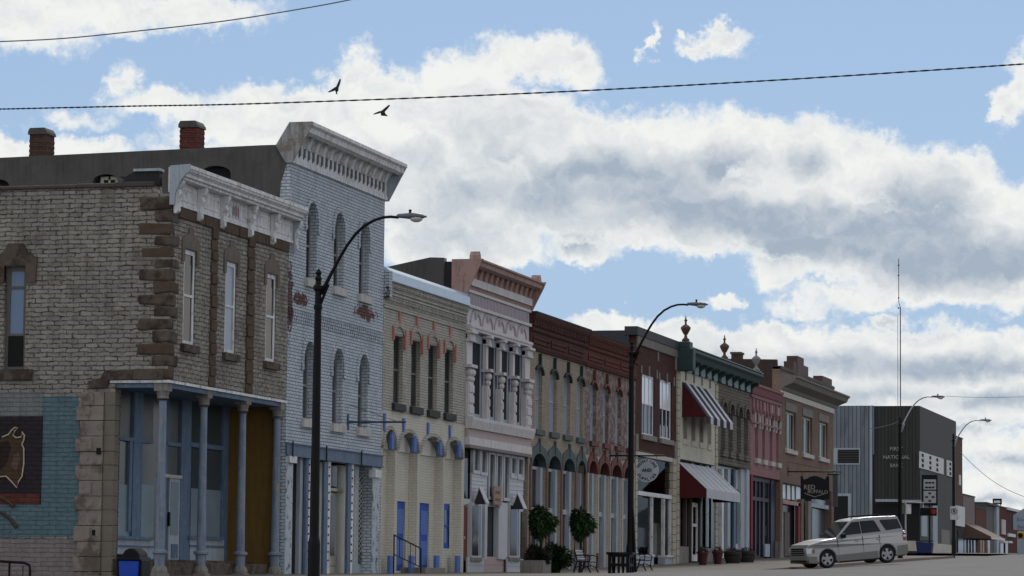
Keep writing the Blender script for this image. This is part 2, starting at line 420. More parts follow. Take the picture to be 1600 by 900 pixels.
M['rust'] = mat('stained brown stone', (.092, .064, .046), rough=.95, var=.45, vs=4., bump=.8, bs=9., dirt=(.05, .03, .022), dirt_amt=.8, dscale=2.)
M['greystone'] = mat('grey stone', (.24, .225, .20), rough=.9, var=.25, bump=.5, bs=9., streak=.3)
M['palestone'] = mat('white stone sill', (.52, .50, .47), rough=.85, var=.2, streak=.3)
M['brickred'] = brick('red chimney brick', (.20, .05, .035), (.12, .04, .03), (.06, .04, .035), dirt=(.03, .025, .022), dirt_amt=.8)
M['brickbrown'] = brick('brown chimney brick', (.12, .055, .04), (.06, .035, .028), (.09, .075, .06), dirt=(.03, .025, .022), dirt_amt=.8)
# ---------------------------------------------------------------- ground
GZ = [(-60, -.9), (0, 0), (60, 1.30), (76, 1.56), (86, 1.66), (100, 1.72), (114, 1.86), (141, 2.36), (172, 2.95), (205, 3.50), (240, 3.95), (262, 4.15), (300, 4.40), (345, 4.50), (420, 4.5), (600, 3.5), (4000, -10)]
def zg(Y):
    for (a, za), (b, zb) in zip(GZ, GZ[1:]):
        if Y <= b: return za+(zb-za)*(Y-a)/(b-a)
    return GZ[-1][1]
KX = 7.0
def road_h(X): return -.15+.45*(1-((X-17.)/10.)**2) if 7 <= X <= 27 else -.15
def strip(name, m, xs, ys, hf, thick=0):
    b = MB(); g = [[b.b.verts.new((x, y, zg(y)+hf(x, y))) for y in ys] for x in xs]
    for i in range(len(xs)-1):
        for j in range(len(ys)-1): b.b.faces.new((g[i][j], g[i+1][j], g[i+1][j+1], g[i][j+1]))
    return tag(b.build(name, m), kind='structure')
def frange(a, b, st):
    n = max(1, round((b-a)/st)); return [a+(b-a)*i/n for i in range(n+1)]
CS0, CS1 = YF(1302, 800)+3.2, YF(1437, 800)-4.0       # cross street
# ---------------------------------------------------------------- the setting
xs_road = frange(7, 27, 1.)+[29., 34.]
strip('road', mat('asphalt', (.060, .064, .072), rough=.8, var=.22, vs=.5, bump=.3, bs=40, dirt=(.036, .037, .041), dirt_amt=.75, dscale=.35, dthr=.55, spec=.35), xs_road, [-40, 0, 30, 60, 76, 86, 100, 114, 128, 141, 156, 172, 188, 205, 222, 240, 262, 300, 345, 420, 600], lambda x, y: road_h(x) if x < 28 else -.17)
walkm = brick('sidewalk concrete', (.16, .15, .135), (.125, .118, .105), (.05, .048, .042), bw=1.5, bh=1.5, ms=.02, warp=.002, bump=.2, dirt=(.10, .09, .08), dirt_amt=.7, dscale=.5, streak=0)
strip('sidewalk', walkm, [-18, -1.8, 0, 3.5, 6.8], [-40, 0, 60, 76, 86, 114, 141, 172, CS0], lambda x, y: 0)
strip('sidewalk', walkm, [-60, -1.8, 0, 3.5, 6.8], [CS1, 240, 262, 300, 345, 420], lambda x, y: 0)
strip('sidewalk', walkm, [34.2, 40, 60], [-40, 0, 60, 76, 86, 114, 141, 172, 205, 240, 262, 300, 345, 420], lambda x, y: 0)
strip('cross_street', bpy.data.materials['asphalt'], [-60, -30, -5, 6.99], [CS0+.2, (CS0+CS1)/2, CS1-.2], lambda x, y: -.17)
gm = mat('dry ground', (.16, .15, .11), rough=1., var=.3, vs=.1)
strip('ground', gm, [-1500, -300, -60, 0, 34, 60, 300, 1500], [-200, -40, 0, 60, 76, 86, 114, 141, 172, 205, 240, 262, 300, 345, 420, 600, 1500, 3500], lambda x, y: -.45)
kerbm = mat('kerb stone', (.20, .15, .13), rough=.9, var=.3, bump=.4)
def kerb(x0, x1, ys):
    b = MB()
    for a, c in zip(ys, ys[1:]):
        v = [b.b.verts.new((x, y, zg(y)+h)) for y in (a, c) for x, h in ((x0, -.5), (x0, .006), (x1, .006), (x1, -.5))]
        for f in ((0, 1, 5, 4), (1, 2, 6, 5), (2, 3, 7, 6), (0, 3, 2, 1), (4, 5, 6, 7)): b.b.faces.new([v[i] for i in f])
    tag(b.build('kerb', kerbm), kind='structure')
kerb(6.8, 7.0, [-40, 0, 60, 76, 86, 114, 141, 172, CS0]); kerb(6.8, 7.0, [CS1, 240, 262, 300, 345, 420]); kerb(34, 34.2, [-40, 0, 60, 76, 86, 114, 141, 172, 205, 240, 262, 300, 345])

# ---------------------------------------------------------------- building parts
def facade(T, y0, y1, z0, z1, holes, m, X=0., th=.45, name='wall', par=None):
    return MB().plate(outl(y0, y1, z0, z1), holes, th, 'F', X).build(name, m, par or T)
def window(T, o, kind='rect', rise=0., X=0., rec=.22, fr=.08, frame=None, pane=None, rails=(), mull=(), sill=None, sillh=.14, sillp=.12, sillw=.1, th=.07, S=False, inner=None, sillmat=None):
    """o = (a0, a1, z0, z1) in the wall plane; S: wall faces -Y"""
    frame = frame or M['whitewood']; pane = pane or M['pane']; a0, a1, z0, z1 = o; kd = 'S' if S else 'F'; sg = 1 if S else -1
    e = .004; b = MB().plate(outl(a0+e, a1-e, z0+e, z1-e, kind, rise), [outl(a0+fr, a1-fr, z0+fr, z1-fr, kind, max(rise-fr*.5, .01))], th, kd, X+sg*rec)
    def bar(p0, p1, q0, q1):
        if S: b.box(p0, p1, X+rec-.006, X+rec+th-.01, q0, q1)
        else: b.box(X-rec-th+.01, X-rec+.006, p0, p1, q0, q1)
    for f in rails: zc = z0+(z1-z0)*f; bar(a0+fr*.5, a1-fr*.5, zc-.035, zc+.035)
    for f in mull: ac = a0+(a1-a0)*f; bar(ac-.03, ac+.03, z0+fr*.5, z1-rise*.3-fr)
    wdw = b.build('window', frame, T)
    MB().plate(outl(a0+fr*.4, a1-fr*.4, z0+fr*.4, z1-fr*.4, kind, max(rise-.02, .01)), [], .02, kd, X+sg*(rec+.03)).build('pane', pane, wdw)
    if sill:
        s = MB()
        if S: s.box(a0-sillw, a1+sillw, X-sillp, X+rec-.01, z0-sillh, z0+.012)
        else: s.box(X-rec+.01, X+sillp, a0-sillw, a1+sillw, z0-sillh, z0+.012)
        s.build('sill', sill, wdw, bev=.01)
    return wdw
def qbox(l, r_, t, b_, X, th=.08):
    """box face at plane X over the photographed span; returns (x0,x1,y0,y1,z0,z1)"""
    c = (l+r_)/2; m_ = (t+b_)/2
    return (X-th, X, YF(l, m_, X), YF(r_, m_, X), ZF(c, b_, X), ZF(c, t, X))
def body(T, y0, y1, z0, z1, m, x0=-16., x1=-.5, name='side_wall'):
    return MB().box(x0, x1, y0, y1, z0, z1).build(name, m, T)
def archband(b, o, rise, X, w_, p, a0=0, a1=180, n=12):
    """raised arch moulding over an arched opening"""
    y0, y1, z0, z1 = o; c = (y0+y1)/2; r_ = (y1-y0)/2
    I = arc(c, z1-rise, r_, a0, a1, n, rise); O = arc(c, z1-rise, r_+w_, a0, a1, n, rise+w_)
    b.plate(I+O[::-1], [], p+.05, 'F', X+p); return b

M['hoodstone'] = mat('grey brown hood stone', (.15, .13, .105), rough=.95, var=.4, bump=.8, bs=9.)
# ================================================================ 1 grey brick corner building
Y0, Y1 = 76.45, 85.98; G1 = 1.55
b1m = brick('weathered grey brick', (.33, .31, .27), (.24, .225, .195), (.05, .046, .042), bw=.37, bh=.122, ms=.016, warp=.042, wscale=5., bump=1., broken=.9, dirt=(.10, .085, .07), dirt_amt=.5, dscale=.8, streak=.3, var=.3)
T = thing('brick_building', 'two-storey grey brick corner building with white bracketed cornice and blue porch columns', 'building', (0, Y0, G1))
LZ = ZF(266, 594); TZ = onY(262, 291, Y0)[1]; xs = onY(177, 750, Y0)[0]
FT = ZF(277, 322)                                           # foot of the frieze
wx0, wz0 = onY(4, 578, Y0); wx1, wz1 = onY(42, 416, Y0)
swall = MB().plate([(-16, -1), (xs, -1), (xs, LZ), (0, LZ), (0, FT+.3), (-.45, FT+.3), (-.45, TZ), (-16, TZ)], [outl(wx0, wx1, wz0, wz1)], .4, 'S', Y0)
swall.build('wall', b1m, T)
W1 = rows([(287, 304, 392, 540), (351, 369, 409, 553), (415, 431, 428, 567)])
facade(T, Y0+.4, Y1-.004, LZ, FT+.3, [outl(*o) for o in W1], b1m)
MB().box(-15.9, -.46, Y0+.41, Y1-.01, LZ+.02, TZ-.5).box(-15.9, -2.0, Y0+.41, Y1-.01, -.5, LZ).build('roof', M['tar'], T)
b = MB()
for i in range(14): b.box(-16-.06+i*1.11, -16+1.05+i*1.11, Y0-.07, Y0+.45, TZ, TZ+.10+.05*random.random())
b.build('coping', mat('crumbling coping', (.07, .063, .055), var=.5, vs=3, bump=1, bs=8), T, bev=.03)
for i, o in enumerate(W1):
    wd = window(T, o, frame=M['whitewood'], pane=(M['pane'], M['paneblind'], M['pane'])[i], rails=(.52,), fr=.12, rec=.03, sill=M['stone'], sillh=.2, sillw=.16)
    y0, y1, z0, z1 = o
    MB().plate([(y0-.20, z1-.35), (y0-.02, z1-.35), (y0-.02, z1+.02), (y1+.02, z1+.02), (y1+.02, z1-.35), (y1+.2, z1-.35), (y1+.2, z1+.24), (y1+.10, z1+.34), ((y0+y1)/2+.2, z1+.42), ((y0+y1)/2+.17, z1+.62), ((y0+y1)/2-.17, z1+.62), ((y0+y1)/2-.2, z1+.42), (y0-.10, z1+.34), (y0-.2, z1+.24)], [], .1, 'F', .04).build('lintel', M['hoodstone'], wd, bev=.02)
wd = window(T, (wx0, wx1, wz0, wz1), X=Y0, S=True, frame=M['whitewood'] if 0 else mat('grey window frame', (.13, .12, .11)), pane=M['paneblue'], rails=(.34, .80), fr=.12, rec=.12, sill=M['stone'], sillh=.28, sillw=.25)
MB().box(wx0+.1, wx1-.1, Y0+.1, Y0+.16, wz0+.1, wz0+(wz1-wz0)*.33).build('shutter', M['black'], wd)
cx = (wx0+wx1)/2; hw = (wx1-wx0)/2
MB().plate([(cx-hw-.28, wz1-.45), (cx-hw, wz1-.45), (cx-hw, wz1+.02), (cx+hw, wz1+.02), (cx+hw, wz1-.45), (cx+hw+.28, wz1-.45), (cx+hw+.32, wz1+.2), (cx+hw+.15, wz1+.33), (cx+.35, wz1+.40), (cx+.22, wz1+.62), (cx-.22, wz1+.62), (cx-.35, wz1+.40), (cx-hw-.15, wz1+.33), (cx-hw-.32, wz1+.2)], [], .14, 'S', Y0-.08).build('lintel', M['stone'], wd, bev=.03)
# quoins: rough stones alternating round the corner
z = LZ+.02; k = 0
while z < FT-.05:
    h = .30+.06*random.random(); ln = (.85, .45)[k % 2]+.08*random.random(); fr_ = (.28, .58)[k % 2]; pr = .03+.04*random.random()
    q = MB().box(-ln, pr, Y0-pr, Y0+fr_, z+.012, z+h-.012).build('quoin', M['stone'] if random.random() < .6 else M['rust'], T, bev=.05)
    for v in q.data.vertices: v.co += Vector([random.uniform(-.035, .035) for _ in range(3)])
    z += h; k += 1
# stained pilasters and course below the frieze
for l, r_ in ((328, 338), (385, 396)):
    t_ = ZF((l+r_)/2, 340); y0 = YF(l, 460); y1 = YF(r_, 460); z = LZ+.02; pb = MB(); k = 0
    while z < FT-.3:
        h = .26+.1*random.random(); pb.box(0, .04+.03*(k % 2), y0+.03*(k % 2), y1-.03*(k % 2), z, z+h-.02); z += h; k += 1
    pb.build('pilaster', M['rust'], T, bev=.02)
b = MB(); y = Y0+.45
while y < Y1-.5: ln = .55+.3*random.random(); b.box(0, .05+.02*random.random(), y, y+ln-.02, FT-.30, FT-.02); y += ln
b.build('stone_course', M['rust'], T, bev=.02)
# cornice
cz = onY(299, 258, Y0)[1]; cxp = onY(299, 258, Y0)[0]; c0, c1 = Y0-.04, Y1+.18
SO = ZF(273, 275)-.05; SO = cz-.38
prof = [(-.02, FT), (.07, FT), (.07, FT+.08), (.045, FT+.08), (.045, SO), (cxp-.20, SO), (cxp-.20, SO+.06), (cxp-.12, SO+.08), (cxp-.12, SO+.15), (cxp-.03, SO+.22), (cxp-.03, cz-.10), (cxp, cz-.10), (cxp, cz), (-.10, cz-.04), (-.10, FT+.33), (-.02, FT+.33)]
cor = MB().prism(prof, 'y', c0, c1).build('cornice', M['whitewood'], T)
MB().prism([(-.03, FT-.02), (.09, FT-.02), (.12, FT+.30), (cxp-.24, SO+.0), (cxp-.0, cz-.16), (cxp-.0, cz+.02), (-.03, cz-.01)], 'y', c0-.07, c0-.002).build('end_board', M['palewood'], cor)
MB().prism([(-.1, FT+.0), (.09, FT-.4), (.12, FT+.30), (cxp-.24, SO+.0), (cxp-.0, cz-.16), (cxp-.0, cz+.02), (-.1, cz-.01)], 'y', c1+.002, c1+.05).build('end_board', M['palewood'], cor)
BR = [(271, 328), (311, 335), (347, 348), (390, 362), (425, 373), (460, 384)]
yb = [YF(a, c_, .08) for a, c_ in BR]; yb[0] = Y0+.08
def scroll(y, x0, zt_, zb_, out, w_=.17):
    H = zt_-zb_
    p = [(x0, zt_), (out, zt_), (out, zt_-.10*H), (out-.04, zt_-.20*H), (out-.10, zt_-.26*H), (out-.14, zt_-.24*H), (x0+.20, zt_-.42*H), (x0+.12, zt_-.58*H), (x0+.10, zt_-.74*H), (x0+.14, zt_-.78*H), (x0+.14, zt_-.93*H), (x0+.06, zb_), (x0, zb_)]
    return MB().prism(p, 'y', y-w_/2, y+w_/2)
for y in yb: scroll(y, .05, SO-.002, FT-.24, cxp-.22).build('bracket', M['whitewood'], cor, bev=.01)
for a, c_ in zip(yb, yb[1:]):
    MB().plate(outl(a+.18, c_-.18, FT+.17, SO-.12), [outl(a+.25, c_-.25, FT+.24, SO-.19)], .03, 'F', .062).build('panel_moulding', M['whitewood'], cor)
MB().text('101', .55, 'F', (yb[2]+yb[3])/2, (FT+SO)/2+.02, .07, .02, sx=.8).build('number', mat('faded red paint', (.42, .27, .27)), cor)
b = MB(); x0_ = onY(207, 265, Y0)[0]; x1_ = onY(176, 280, Y0)[0]
b.plate([(x1_, TZ+.05), (-.42, TZ+.05), (-.42, cz-.12), (x0_, cz-.12), (x0_-.25, cz-.25), (x0_-.45, TZ+.32), (x1_+.3, TZ+.22)], [], .2, 'S', Y0+.12)
par = b.build('parapet_back', M['tar'], T)
MB().box(x0_, -.39, Y0+.05, Y0+.4, cz-.12, cz-.05).build('flashing', M['palewood'], par)
# porch
cap = MB()
MB().box(xs-.15, .04, Y0-.035, Y1-.01, LZ-.075, LZ-.005).build('porch_beam', M['whitewood'], T)
MB().box(-1.98, -.04, Y0+.05, Y1-.03, LZ-.20, LZ-.08).build('porch_ceiling', M['bluewood'], T)
for i, (a, yy) in enumerate(((248, 750), (316, 760), (377, 770), (437, 775))):
    X = -.22; y = YF(a, yy, X); y = max(y, Y0+.2) if i == 0 else y; (X, y) = (-.17, Y1-.30) if i == 3 else (X, y)
    zb = ZF(a, 897, X); r_ = .135
    c = MB().lathe(X, y, [(r_, zb+.2), (r_+.01, zb+.52), (r_+.07, zb+.55), (r_+.07, zb+.61), (r_-.01, zb+.65), (r_-.035, LZ-.56), (r_, LZ-.53)], 16).build('column', M['columnblue'], T, smooth=False)
    MB().lathe(X, y, [(r_+.0, LZ-.50), (r_+.03, LZ-.47), (r_+.01, LZ-.43), (r_+.05, LZ-.28)], 16).box(X-r_-.05, X+r_+.05, y-r_-.05, y+r_+.05, LZ-.29, LZ-.078).build('capital', M['greystone'], c)
    MB().box(X-r_-.08, X+r_+.08, y-r_-.08, y+r_+.08, zb-.5, zb+.02).lathe(X, y, [(r_+.08, zb+.01), (r_+.08, zb+.1), (r_+.02, zb+.22)], 16).build('base', M['greystone'], c, bev=.02)
stz = ZF(285, 874)
MB().box(-1.72, -.36, Y0+.1, Y1-.05, .5, stz-.08).box(-2., -.95, Y0+.1, Y1-.05, stz-.1, stz).build('step', M['stone'], T, bev=.03)
MB().box(-2.02, -.32, Y1-.14, Y1-.012, .5, LZ-.20).build('recess_wall', mat('ochre painted wall', (.175, .10, .022), var=.18, streak=.2), T)
SX = -1.72
store = MB()
def sf(l, r_, t, b_, X=SX, th=.1, m_=None, name=None, par=None):
    return MB().box(*qbox(l, r_, t, b_, X, th)).build(name, m_, par)
MB().box(SX-.14, SX-.1, Y0+.1, Y1-.23, stz-.4, LZ-.18).build('shop_front', M['panegrey'], T)
whit = glass('whitewashed glass', (.19, .25, .29), rough=.4, spec=.15, var=.25)
grn = glass('shop glass tinted for reflection', (.05, .065, .065), rough=.3, spec=.12, var=.6)  # greenish reflection is put into the glass colour
frm = [(172, 180, 600, 880), (208, 222, 600, 880), (283, 298, 600, 880), (348, 360, 600, 880), (258, 262, 600, 880), (202, 206, 686, 830)]
for i, (l, r_, t, b_) in enumerate(frm): sf(l, r_, t, b_, SX, .1, M['bluewood'], 'frame', T)
for l, r_, t, b_ in ((180, 240, 684, 690), (262, 283, 691, 697), (298, 350, 694, 701)): sf(l, r_, t, b_, SX+.02, .1, M['bluewood'], 'transom_bar', T)
for l, r_, t, b_ in ((180, 240, 600, 684), (298, 350, 605, 694), (262, 283, 600, 691), (262, 283, 697, 745)): sf(l, r_, t, b_, SX-.07, .02, grn, 'pane', T)
for l, r_, t, m_, b_ in ((180, 203, 690, 757, 842), (207, 240, 690, 757, 842), (298, 350, 700, 765, 843)):
    sf(l, r_, t, m_, SX-.07, .02, M['panegrey'], 'pane', T); sf(l, r_, m_, b_, SX-.06, .02, whit, 'pane', T)
for l, r_ in ((178, 240), (297, 350)):
    kp = sf(l, r_, 843, 884, SX+.01, .08, M['palewood'], 'kick_panel', T); sf(l, r_, 838, 843, SX+.09, .2, M['bluewood'], 'sill', kp); sf(l, r_, 852, 855, SX+.04, .05, M['bluewood'], 'moulding', kp)
dr = sf(264, 283, 747, 880, SX-.02, .06, M['palewood'], 'door', T)
sf(259, 285, 742, 747, SX+.04, .12, M['creamwood'], 'lintel', dr); sf(267, 279, 753, 836, SX-.005, .02, whit, 'pane', dr); sf(268, 278, 850, 872, SX-.0, .02, M['bluewood'], 'panel', dr)
sf(264.5, 266, 800, 822, SX+.03, .05, M['black'], 'handle', dr)
# stone pier on the side wall and painted wall
px0, px1, px2 = onY(125, 750, Y0)[0], onY(161, 750, Y0)[0], xs
z = G1-.3; pt = onY(150, 612, Y0)[1]; k = 0; b = MB(); b2 = MB()
while z < pt:
    h = .36+.08*random.random(); jog = .12*(k % 2); pr = .05+.06*random.random()
    b.box(px0-jog, px1-.01, Y0-pr, Y0+.01, z+.01, min(z+h, pt)-.01)
    if k % 3 == 0: b.box(px0-jog+.35, px1-.3, Y0-pr-.04, Y0, z+.05, min(z+h, pt)-.05)
    b2.box(px1, px2+.015, Y0-.025, Y0+.3, z+.01, min(z+h, pt)-.006); z += h; k += 1
b.build('rough_pier', mat('rough tan grey stone', (.25, .215, .185), rough=.95, var=.45, vs=2.5, bump=1., bs=6., dirt=(.09, .07, .055), dirt_amt=.8, dscale=1.3, dthr=.52), T, bev=.05); b2.build('smooth_pier', mat('smooth tan stone', (.17, .145, .115), var=.25, bump=.3), T, bev=.012)
b = MB(); x = px0-.1
b.plate([(px1-.45, LZ-.20), (px1+.08, LZ-.20), (px1+.12, LZ+.01), (-.1, LZ+.02), (-.1, LZ+.30), (px1+.0, LZ+.24), (px1-.12, LZ+.03), (px1-.45, LZ-.02)], [], .14, 'S', Y0-.09)
b.build('stone_lintel', M['stone'], T, bev=.04)
sf_ = lambda l, r_, t, b_, off, m_, name, par: MB().box(onY(l, (t+b_)/2, Y0)[0], onY(r_, (t+b_)/2, Y0)[0], Y0-off, Y0+.02, onY((l+r_)/2, b_, Y0)[1], onY((l+r_)/2, t, Y0)[1]).build(name, m_, par)
def paintm(nm, c): return brick(nm, c, [v*.9 for v in c], [v*.62 for v in c], bw=.37, bh=.122, ms=.012, warp=.03, bump=1., broken=.8, dirt=[v*.6 for v in c], dirt_amt=.4, dscale=2., streak=.2)
teal = paintm('teal painted brick', (.115, .185, .215))
mur = MB().plate([onY(-90, 612, Y0), onY(-90, 841, Y0), onY(124.5, 838, Y0), onY(124.5, 640, Y0), onY(122, 622, Y0), onY(112, 618, Y0), onY(75, 620, Y0), onY(60, 616, Y0)], [], .012, 'S', Y0-.008).build('mural', teal, T)
sf_(-90, 67, 613, 650, .016, paintm('pale painted brick', (.20, .22, .225)), 'pale_band', mur)
sf_(-90, 124.5, 842, 915, .012, paintm('mauve painted brick', (.25, .215, .215)), 'painted_base', T)
sf_(-90, 66, 651, 788, .018, paintm('dark painted panel', (.032, .026, .032)), 'dark_panel', mur)
sf_(-90, 62, 771, 787.5, .022, paintm('red painted band', (.12, .04, .032)), 'red_band', mur)
def mp(pts): return [onY(x, y, Y0) for x, y in pts]
bis = [(-8, 690), (4, 683), (14, 679), (19, 672), (24, 668), (29, 669), (24, 673), (21, 680), (26, 684), (33, 683), (36, 677), (35, 675), (39, 680), (38, 688), (35, 694), (38, 701), (38, 725), (35, 745), (30, 752), (27, 762), (18, 752), (10, 744), (0, 745), (-8, 748)]
MB().plate(mp(bis), [], .006, 'S', Y0-.0245).build('bison_head', paintm('bison brown paint', (.085, .052, .032)), mur)
MB().plate(mp([(2, 690), (14, 688), (18, 700), (12, 722), (2, 734), (-8, 730), (-8, 700)]), [], .004, 'S', Y0-.0285).build('bison_eye_patch', paintm('bison dark paint', (.035, .024, .02)), mur)
MB().plate(mp([(22, 712), (30, 706), (33, 718), (26, 735), (18, 730)]), [], .004, 'S', Y0-.0285).build('bison_cheek', paintm('bison pale paint', (.14, .09, .07)), mur)
b = MB(); pts = [Vector((onY(x, y, Y0)[0], Y0-.03, onY(x, y, Y0)[1])) for x, y in bis[1:-1]]; b.tube(pts, .018, 5); b.build('white_outline', mat('cream outline paint', (.50, .43, .32)), mur)
for pl in ([(-6, 775), (6, 779), (16, 786), (22, 792)], [(-6, 798), (6, 802), (18, 812), (27, 824)]):
    b = MB(); b.tube([Vector((onY(x, y, Y0)[0], Y0-.025, onY(x, y, Y0)[1])) for x, y in pl], [.04, .05, .05, .06], 6); b.build('painted_stroke', mat('dark stroke paint', (.06, .04, .03)), mur)
# small utility boxes on the smooth pier
MB().box(*[a for a in (onY(169, 0, Y0)[0], onY(176, 0, Y0)[0])], Y0-.1, Y0-.02, onY(172, 710, Y0)[1], onY(172, 700, Y0)[1]).build('wall_box', M['black'], T)
MB().box(*[a for a in (onY(165, 0, Y0)[0], onY(170, 0, Y0)[0])], Y0-.1, Y0-.02, onY(172, 837, Y0)[1], onY(172, 828, Y0)[1]).build('wall_box', M['black'], T)

# ================================================================ 2 white three-storey brick building
Y0, Y1 = 86.0, 95.42
T = thing('brick_building', 'tall three-storey white painted brick building with arched windows and heavy cornice', 'building', (0, Y0, 1.7))
ux = lambda x, y: x+y-Y0
pu = YF(570, 489)-Y0; pz = ZF(570, 489)-1.7
b2m = brick('white painted brick', (.57, .62, .67), (.46, .52, .58), (.14, .17, .21), bw=.26, bh=.098, ms=.012, warp=.006, bump=.9, var=.14, dirt=(.30, .33, .36), dirt_amt=.4, dscale=.7, streak=.22,
    chip=(.07, .05, .05), chip_thr=.755, chip_s=1.6, patches=((pu, pz, 1.3, .26, (.15, .075, .06)), (YF(470, 468)-Y0, ZF(470, 468)-1.7, .8, .22, (.13, .07, .06)), (.15, ZF(457, 470)-1.7, .3, 1.2, (.12, .08, .07))))
FT = ZF(459, 250); W3 = rows([(480, 494, 318, 434), (521, 537.5, 333, 453), (561, 576.5, 346, 463)]); W2 = rows([(474, 490, 535, 656), (519, 535.5, 545, 663), (559, 575, 555, 671)])
GL = ZF(455, 713)                                      # underside of the steel lintel
holes = [outl(*o, 'arch', .62) for o in W3+W2]+[outl(Y0+.62, Y1-.95, 1.3, GL+.02)]
RX = onY(438, 260, Y0)[0]
facade(T, Y0+.35, Y1, 1.0, FT+.6, holes, b2m)
MB().box(RX, -.0, Y0, Y0+.35, 1.0, FT+.6).build('wall', b2m, T)
tl = onY(-120, 262, Y0); tr = onY(440, 226, Y0)
MB().plate([(-22, 1), (RX-.02, 1), (RX+.12, FT-2.6), (RX-.02, FT-1.5), (RX+.03, FT-.7), (RX+.2, FT-.15), (RX+.1, tr[1]), (-.9, tr[1]), (-22, tl[1])], [outl(onY(318, 0, Y0)[0], onY(366, 0, Y0)[0], onY(340, 300, Y0)[1], onY(340, 259, Y0)[1], 'arch', .25), outl(onY(152, 0, Y0)[0], onY(191, 0, Y0)[0], onY(170, 300, Y0)[1], onY(170, 272, Y0)[1], 'arch', .22), outl(onY(-12, 0, Y0)[0], onY(22, 0, Y0)[0], onY(10, 300, Y0)[1], onY(10, 280, Y0)[1], 'arch', .2)], .35, 'S', Y0-.012).build('side_wall', M['stucco'], T)
xa, za = onY(158, 290, Y0+.2); xb, zb = onY(186, 276, Y0+.2)
MB().plate(outl(xa, xb, za-.4, zb), [outl(xa+.1, xb-.1, za-.3, zb-.1)], .06, 'S', Y0+.15).box((xa+xb)/2-.03, (xa+xb)/2+.03, Y0+.15, Y0+.2, za-.4, zb).build('window', M['creamwood'], T)
MB().box(-21.9, -.73, Y0+.20, Y0+.34, 10, tl[1]-.08).box(-21.9, -.73, Y0+.36, Y1-.3, 1, tl[1]-.6).box(-.73, -.47, Y0+.36, Y1-.05, GL+.1, FT+.4).build('roof', M['dark'], T)  # thin first box: dark backing, stands in for shade in the side openings
MB().box(-21.9, -.5, Y1-.3, Y1-.02, 1, FT+.3).build('side_wall', M['stucco'], T)
P_ = [onY(x, y, Y0) for x, y in ((434, 228), (455, 193), (490, 191), (493, 197), (461, 247))]
cz = P_[2][1]; cxp = P_[2][0]+.02; FTc = P_[4][1]
prof = [(-.1, FTc-.12), (.07, FTc-.12), (.07, FTc+.02), (.04, FTc+.04), (.04, FTc+.55), (cxp-.30, FTc+.95), (cxp-.28, cz-.36), (cxp-.12, cz-.30), (cxp-.10, cz-.16), (cxp, cz-.10), (cxp, cz), (P_[1][0], cz), (P_[0][0], tr[1]-.02), (-.1, FTc+.3)]
c0, c1 = Y0-.06, Y1+.10
cor = MB().prism(prof, 'y', c0, c1).build('cornice', M['whitewood'], T)
MB().prism([(P_[0][0]-.03, tr[1]-.03), (P_[1][0]-.02, cz+.01), (cxp-.02, cz+.01), (cxp-.02, cz-.08), (.10, FTc-.14), (-.12, FTc-.14)], 'y', c0-.05, c0-.002).build('end_board', mat('bare grey boards', (.33, .33, .33), var=.25, streak=.5, dirt=(.2, .15, .1), dirt_amt=.8, dscale=2.5, dthr=.55), cor)
MB().prism([(P_[1][0], cz+.01), (cxp-.02, cz+.01), (cxp-.02, cz-.08), (.10, FTc-.14), (-.12, FTc-.14)], 'y', c1+.002, c1+.05).build('end_board', M['palewood'], cor)
n = 13
for i in range(n):
    y = Y0+.45+(Y1-Y0-.9)*i/(n-1)
    MB().prism([(.05, FTc+.62), (cxp-.28, FTc+.99), (cxp-.28, FTc+.84), (cxp-.45, FTc+.68), (.16, FTc+.42), (.05, FTc+.42)], 'y', y-.09, y+.09).build('modillion', M['whitewood'], cor)
n = 22; dk = mat('dark grey frieze ornament', (.12, .14, .16), var=.5)  # dark grey for the small ornament blocks
for i in range(n):
    y = Y0+.3+(Y1-Y0-.6)*i/(n-1)
    MB().box(.04, .075, y-.09, y+.03, FTc+.16, FTc+.42).box(.04, .065, y-.12, y-.07, FTc+.10, FTc+.26).build('frieze_ornament', dk, cor)
for W_, r0 in ((W3, 0), (W2, 1)):
    for i, o in enumerate(W_):
        wd = window(T, o, 'arch', .62, frame=mat('weathered grey frame', (.22, .23, .24), var=.3, streak=.4) if (r0 + i) == 0 else bpy.data.materials['weathered grey frame'], pane=M['pane'] if r0 == 0 else M['panegrey'], rails=(.45,), fr=.09, rec=.2, sill=M['palestone'], sillh=.24, sillw=.14)
        archband(MB(), (o[0]-.03, o[1]+.03, o[2], o[3]+.03), .65, 0, .20, .045, -20, 200).build('hood', b2m, wd)
        if r0 == 1:
            y0, y1, z0, z1 = o; c = MB(); c.plate([(y0+.12, z0+.5), (y0+.35, z0+.2), (y0+.45, z1-.7), (y0+.3, z1-1.), (y0+.14, z1-1.1)], [], .015, 'F', -.215).build('curtain', mat('torn grey curtain', (.30, .31, .32)) if i == 0 else bpy.data.materials['torn grey curtain'], wd)
b = MB(); zc = ZF(455, 490); y = Y0+.05
while y < Y1-.1: b.box(0, .04, y, y+.10, zc-.02, zc+.12); b.box(0, .04, y+.1, y+.2, zc-.20, zc-.06); y += .2
b.box(0, .025, Y0, Y1, zc+.14, zc+.2); b.build('dentil_course', b2m, T)
MB().prism([(0, GL), (.10, GL), (.10, GL+.04), (.06, GL+.04), (.06, GL+.36), (.10, GL+.36), (.10, GL+.40), (0, GL+.40)], 'y', Y0-.03, Y1+.01).build('steel_lintel', mat('blue steel lintel', (.13, .18, .26), var=.2, streak=.3), T)
for a in (452, 505, 560): y = YF(a, 705); MB().box(.10, .13, y-.03, y+.03, GL-.05, GL+.44).build('bolt_plate', M['black'], T)
